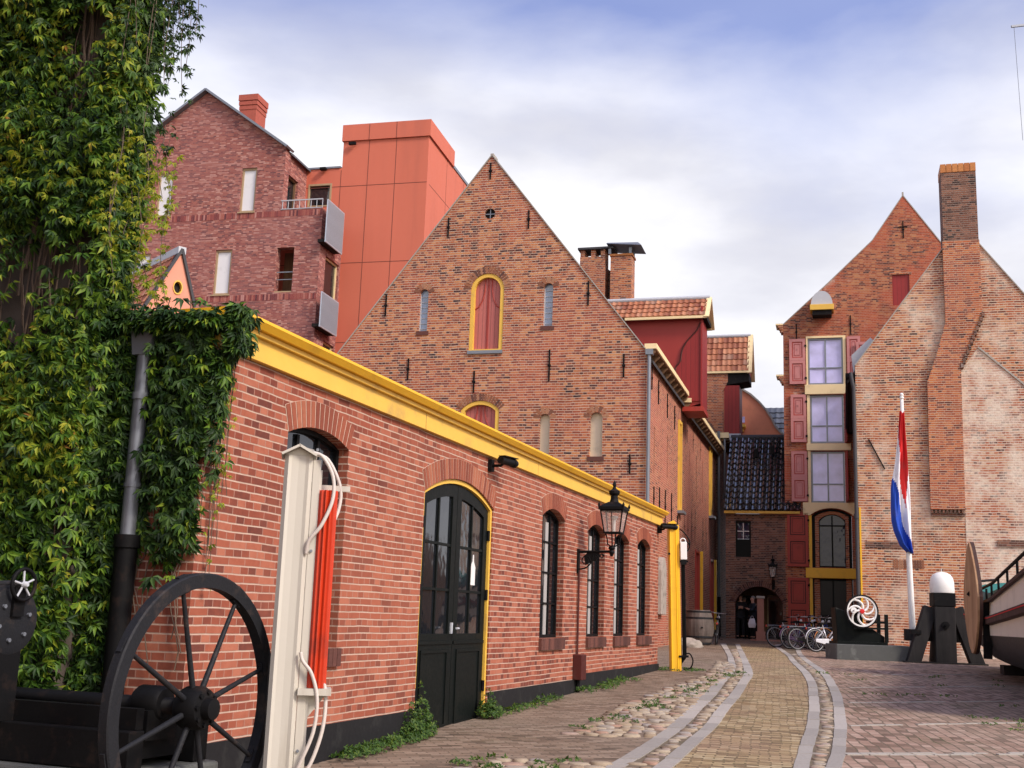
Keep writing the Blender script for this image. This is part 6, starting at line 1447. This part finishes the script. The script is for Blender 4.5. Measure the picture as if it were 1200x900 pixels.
# leeboard: a thick teardrop board
pr_ = []
for k in range(28):
    a = 2*PI*k/28; u = 1.0*math.cos(a); z = 1.12*math.sin(a); q_ = z/1.12
    pr_.append((u*.95*(1-.55*max(0,q_)**1.5)*(1-.25*max(0,-q_)**2), 2.2+z))
lee = MB().prism(pr_, lambda u,z,d:(d,u,z), 0, .075).build('leeboard', M['timber_brown'], bt_, xf=Matrix.Translation((.20,-.2,0)) @ Matrix.Rotation(R(2.5),4,'Z'), bevel=.015)
mb = MB(); outl = pr_; mb.ring([(u*1.012,2.2+(z-2.2)*1.012) for u,z in pr_],[(u*.94,2.2+(z-2.2)*.95) for u,z in pr_], lambda u,z,d:(d,u,z), -.03, .03)
mb.build('leeboard_iron', M['strake'], lee, xf=Matrix.Translation((.20,-.2,0)) @ Matrix.Rotation(R(2.5),4,'Z'))
MB().tube([(.0,-.2,2.05),(.3,-.3,2.3)],.05,8).build('leeboard_pin', M['black'], bt_)
mb = MB(); mb.bar((.02,.45,2.1),(.05,.42,1.0),.10,.16); mb.build('fender', M['black'], bt_)
mb = MB()
for i in range(5): mb.torus((-.35,5.6,2.75+i*.05),.22-.01*i,.03,'z',20,6)
mb.build('rope_coil', M['white'], bt_, smooth=True)
mb = MB(); mb.tube([(-.35,6.2,2.2),(-.2,4.7,3.0)],.035,8); mb.build('boathook', M['hull_white'], bt_)
for y in (3.0,6.0,-2.6):
    cbk = thing('support_block', {3.0:'black timber block under the middle of the barge',6.0:'black timber block under the near end of the barge',-2.6:'black timber block under the far bow of the barge'}[y], 'block', PB, 196)
    g0 = gz(24-.96*y); k = keel(y)
    MB().box(-3.2,-.55,y-.35,y+.35,g0-.1,g0+(k-g0)*.5-.004).build('lower_beam', M['timber_black'], cbk); MB().box(-3.0,-.75,y-.2,y+.2,g0+(k-g0)*.5,k-.004).build('upper_beam', M['timber_black'], cbk)
# ------------------------------------------------------------------ distant crane jib, top right
cr_ = thing('crane', 'distant thin crane jib with a hanging cable high at the right edge', 'crane', (34,60,0))
MB().box(-.5,.5,-.5,.5,0,36.2).build('mast', M['zinc'], cr_)
mb = MB(); mb.bar((-6.8,0,34.75),(4,0,36.5),.10,.12); mb.build('jib', M['zinc'], cr_); MB().tube([(-6.65,0,34.7),(-6.5,0,28.0)],.014,5).build('cable', M['zinc'], cr_)
MB().box(-.9,.9,-.9,.9,36.21,38).build('cab', M['zinc'], cr_)

# ------------------------------------------------------------------ people in the passage
def skin(name, pts, edges, rad, mat, parent, root=0, sub=2):
    me = bpy.data.meshes.new(name); me.from_pydata(pts, edges, []); o = bpy.data.objects.new(name, me); COL.objects.link(o)
    me.skin_vertices or o.modifiers.new('skin','SKIN')
    if not any(m_.type == 'SKIN' for m_ in o.modifiers): o.modifiers.new('skin','SKIN')
    if not me.skin_vertices:
        me.attributes.new('tmp','FLOAT','POINT')
    o.modifiers['skin'].use_smooth_shade = True
    sv = me.skin_vertices[0].data
    for i,r_ in enumerate(rad): sv[i].radius = r_ if isinstance(r_,tuple) else (r_,r_)
    for i in range(len(pts)): sv[i].use_root = (i == root)
    s_ = o.modifiers.new('sub','SUBSURF'); s_.levels = sub; s_.render_levels = sub
    me.materials.append(mat); o.parent = parent; return o
def person(label, loc, az, pose, coat, hairc, h=1.75):
    r = thing('person', label, 'person', loc, az); k = h/1.75; J = lambda x,y,z:(x*k,y*k,z*k)
    la, ra = pose  # each: elbow, wrist, hand tip in local coordinates, facing -y
    pts = [J(0,0,.96),J(0,.01,1.15),J(0,.02,1.36),J(0,.01,1.48),J(0,-.005,1.55),J(0,-.015,1.62),J(0,-.005,1.70)]
    ed = [(0,1),(1,2),(2,3),(3,4),(4,5),(5,6)]; rad = [(.15,.11),(.14,.105),(.165,.11),(.06,.06),(.058,.06),(.078,.095),(.07,.085)]
    def chain(start, ps, rs):
        p = start
        for q,rr_ in zip(ps,rs): pts.append(J(*q)); rad.append(rr_); ed.append((p,len(pts)-1)); p = len(pts)-1
    for s_,arm in ((-1,la),(1,ra)): chain(2,[(s_*.18,.02,1.40),arm[0],arm[1],arm[2]],[.06,.047,.036,.034])
    for s_ in (-1,1): chain(0,[(s_*.095,0,.88),(s_*.11,-.01,.50),(s_*.115,.02,.09),(s_*.12,-.12,.035)],[.095,.065,.045,.036])
    skin('body', pts, ed, rad, M['skin'], r)
    cp = [J(0,0,.80),J(0,0,.98),J(0,.01,1.15),J(0,.02,1.36),J(0,.01,1.455)]; ce = [(0,1),(1,2),(2,3),(3,4)]; cr_2 = [(.20,.15),(.19,.145),(.18,.14),(.195,.14),(.10,.09)]
    for s_,arm in ((-1,la),(1,ra)):
        b0 = len(cp); w_ = Vector(arm[0]).lerp(Vector(arm[1]),.85); cp += [J(s_*.185,.02,1.40),J(*arm[0]),J(*w_)]; ce += [(3,b0),(b0,b0+1),(b0+1,b0+2)]; cr_2 += [.082,.066,.055]
    skin('coat', cp, ce, cr_2, coat, r, 1)
    tp_ = [J(0,0,.93)]; te = []; tr_ = [(.16,.13)]
    for s_ in (-1,1):
        b0 = len(tp_); tp_ += [J(s_*.095,0,.84),J(s_*.11,-.01,.50),J(s_*.115,.02,.10)]; te += [(0,b0),(b0,b0+1),(b0+1,b0+2)]; tr_ += [.108,.082,.07]
    skin('trousers', tp_, te, tr_, M['cloth_dark'], r, 0)
    for s_ in (-1,1): skin('shoe', [J(s_*.115,.03,.05),J(s_*.12,-.16,.04)], [(0,1)], [.055,.045], M['black'], r, 0, 1)
    b = bmesh.new(); bmesh.ops.create_uvsphere(b, u_segments=16, v_segments=10, radius=1)
    for v in b.verts: v.co = Vector((v.co.x*.086, v.co.y*.105+.012, 1.685+v.co.z*.085))*k
    bmesh.ops.delete(b, geom=[v for v in b.verts if v.co.z < 1.64*k or (v.co.y < -.05*k and v.co.z < 1.715*k)], context='VERTS')
    me = bpy.data.meshes.new('hair'); b.to_mesh(me); b.free(); o = bpy.data.objects.new('hair', me); COL.objects.link(o); o.parent = r; me.materials.append(hairc)
    fm = MB(); fm.lathe([(.012,-.105),(.02,-.085)],(0,0,1.625*k),8,'y'); fm.build('nose', M['skin'], r, smooth=True)
    fm = MB()
    for s_ in (-1,1): fm.lathe([(.010,-.088*k),(.012,-.075*k)],(s_*.032*k,0,1.65*k),8,'y')
    fm.build('eyes', M['black'], r); fm = MB(); fm.box(-.024*k,.024*k,-.087*k,-.075*k,1.578*k,1.588*k); fm.build('mouth', M['red_shutter'], r)
    # five fingers on each hand
    for s_,arm in ((-1,la),(1,ra)):
        w_, t_ = Vector(arm[1]), Vector(arm[2]); d = (t_-w_).normalized(); q = d.cross(Vector((0,1,0) if abs(d.y) < .9 else (0,0,1))).normalized()
        P = []; E = []; 
        for i,(o_,L) in enumerate(((-.027,.055),(-.009,.07),(.009,.065),(.027,.05))):
            b0 = len(P); base = w_.lerp(t_,.55)+q*o_; P += [J(*base),J(*(base+d*L+Vector((0,-.006,0)))),J(*(base+d*(L+.025)+Vector((0,-.018,-.004))))]; E += [(b0,b0+1),(b0+1,b0+2)]
        for i in range(4): skin('finger', P[3*i:3*i+3], [(0,1),(1,2)], [.010,.009,.007], M['skin'], r, 0, 1)
        base = w_.lerp(t_,.2)-q*.03*s_; skin('thumb', [J(*base),J(*(base-q*s_*.02+d*.035)),J(*(base-q*s_*.022+d*.06))], [(0,1),(1,2)], [.012,.010,.008], M['skin'], r, 0, 1)
    return r
down = lambda s_: ((s_*.23,.04,1.13),(s_*.24,-.04,.90),(s_*.24,-.07,.81))
fold = lambda s_: ((s_*.26,-.02,1.14),(s_*.03,-.21,1.22),(s_*-.05,-.23,1.25))
person('person in a black coat under the arch, hands raised to the chest', (9.74,49.0,gz(49.0)), 8, (fold(-1),fold(1)), M['cloth_dark'], M['hair'], 1.78)
person('person in a dark navy jacket turned sideways, a white bag in one hand', (10.14,48.5,gz(48.5)), 78, (down(-1),((.25,-.10,1.16),(.22,-.30,1.22),(.22,-.38,1.25))), M['cloth_navy'], M['hair'], 1.72)
person('person half hidden behind the others under the arch, only the head showing', (10.02,49.6,gz(49.6)), 200, (down(-1),down(1)), M['cloth_dark'], M['hair'], 1.68)
bg_ = thing('bag', 'white cloth bag hanging from the hand of the person in navy', 'bag', (10.05,48.2,gz(48.2)), 20)
bb_ = MB(); bb_.add([(-.13,-.04,.46),(.13,-.04,.46),(.13,.04,.46),(-.13,.04,.46),(-.16,-.06,.62),(.16,-.06,.62),(.16,.06,.62),(-.16,.06,.62),(-.10,-.02,.82),(.09,-.02,.84),(.09,.02,.84),(-.10,.02,.82)],[(3,2,1,0),(0,1,5,4),(1,2,6,5),(2,3,7,6),(3,0,4,7),(4,5,9,8),(5,6,10,9),(6,7,11,10),(7,4,8,11),(8,9,10,11)])
bb_.build('sack', M['flag_white'], bg_, bevel=.02); MB().tube([(-.06,0,.82),(-.03,0,.93),(.03,0,.93),(.06,0,.83)],.008,6).build('handle', M['flag_white'], bg_)

# ------------------------------------------------------------------ unseen building added behind the camera to shade the lower left
shade_block = thing('brick_building', 'unseen brick building added behind the camera to shade the lower left', 'building', (-3.6,3.2,0), 19)
MB().box(-9,-.1,-14,-.2,-.6,7.5).build('wall', M['brick_side'], shade_block)
MB().prism([(-9.3,7.5),(.2,7.5),(-4.5,11)], front, -14.2, 0).build('roof', M['tile_grey'], shade_block)
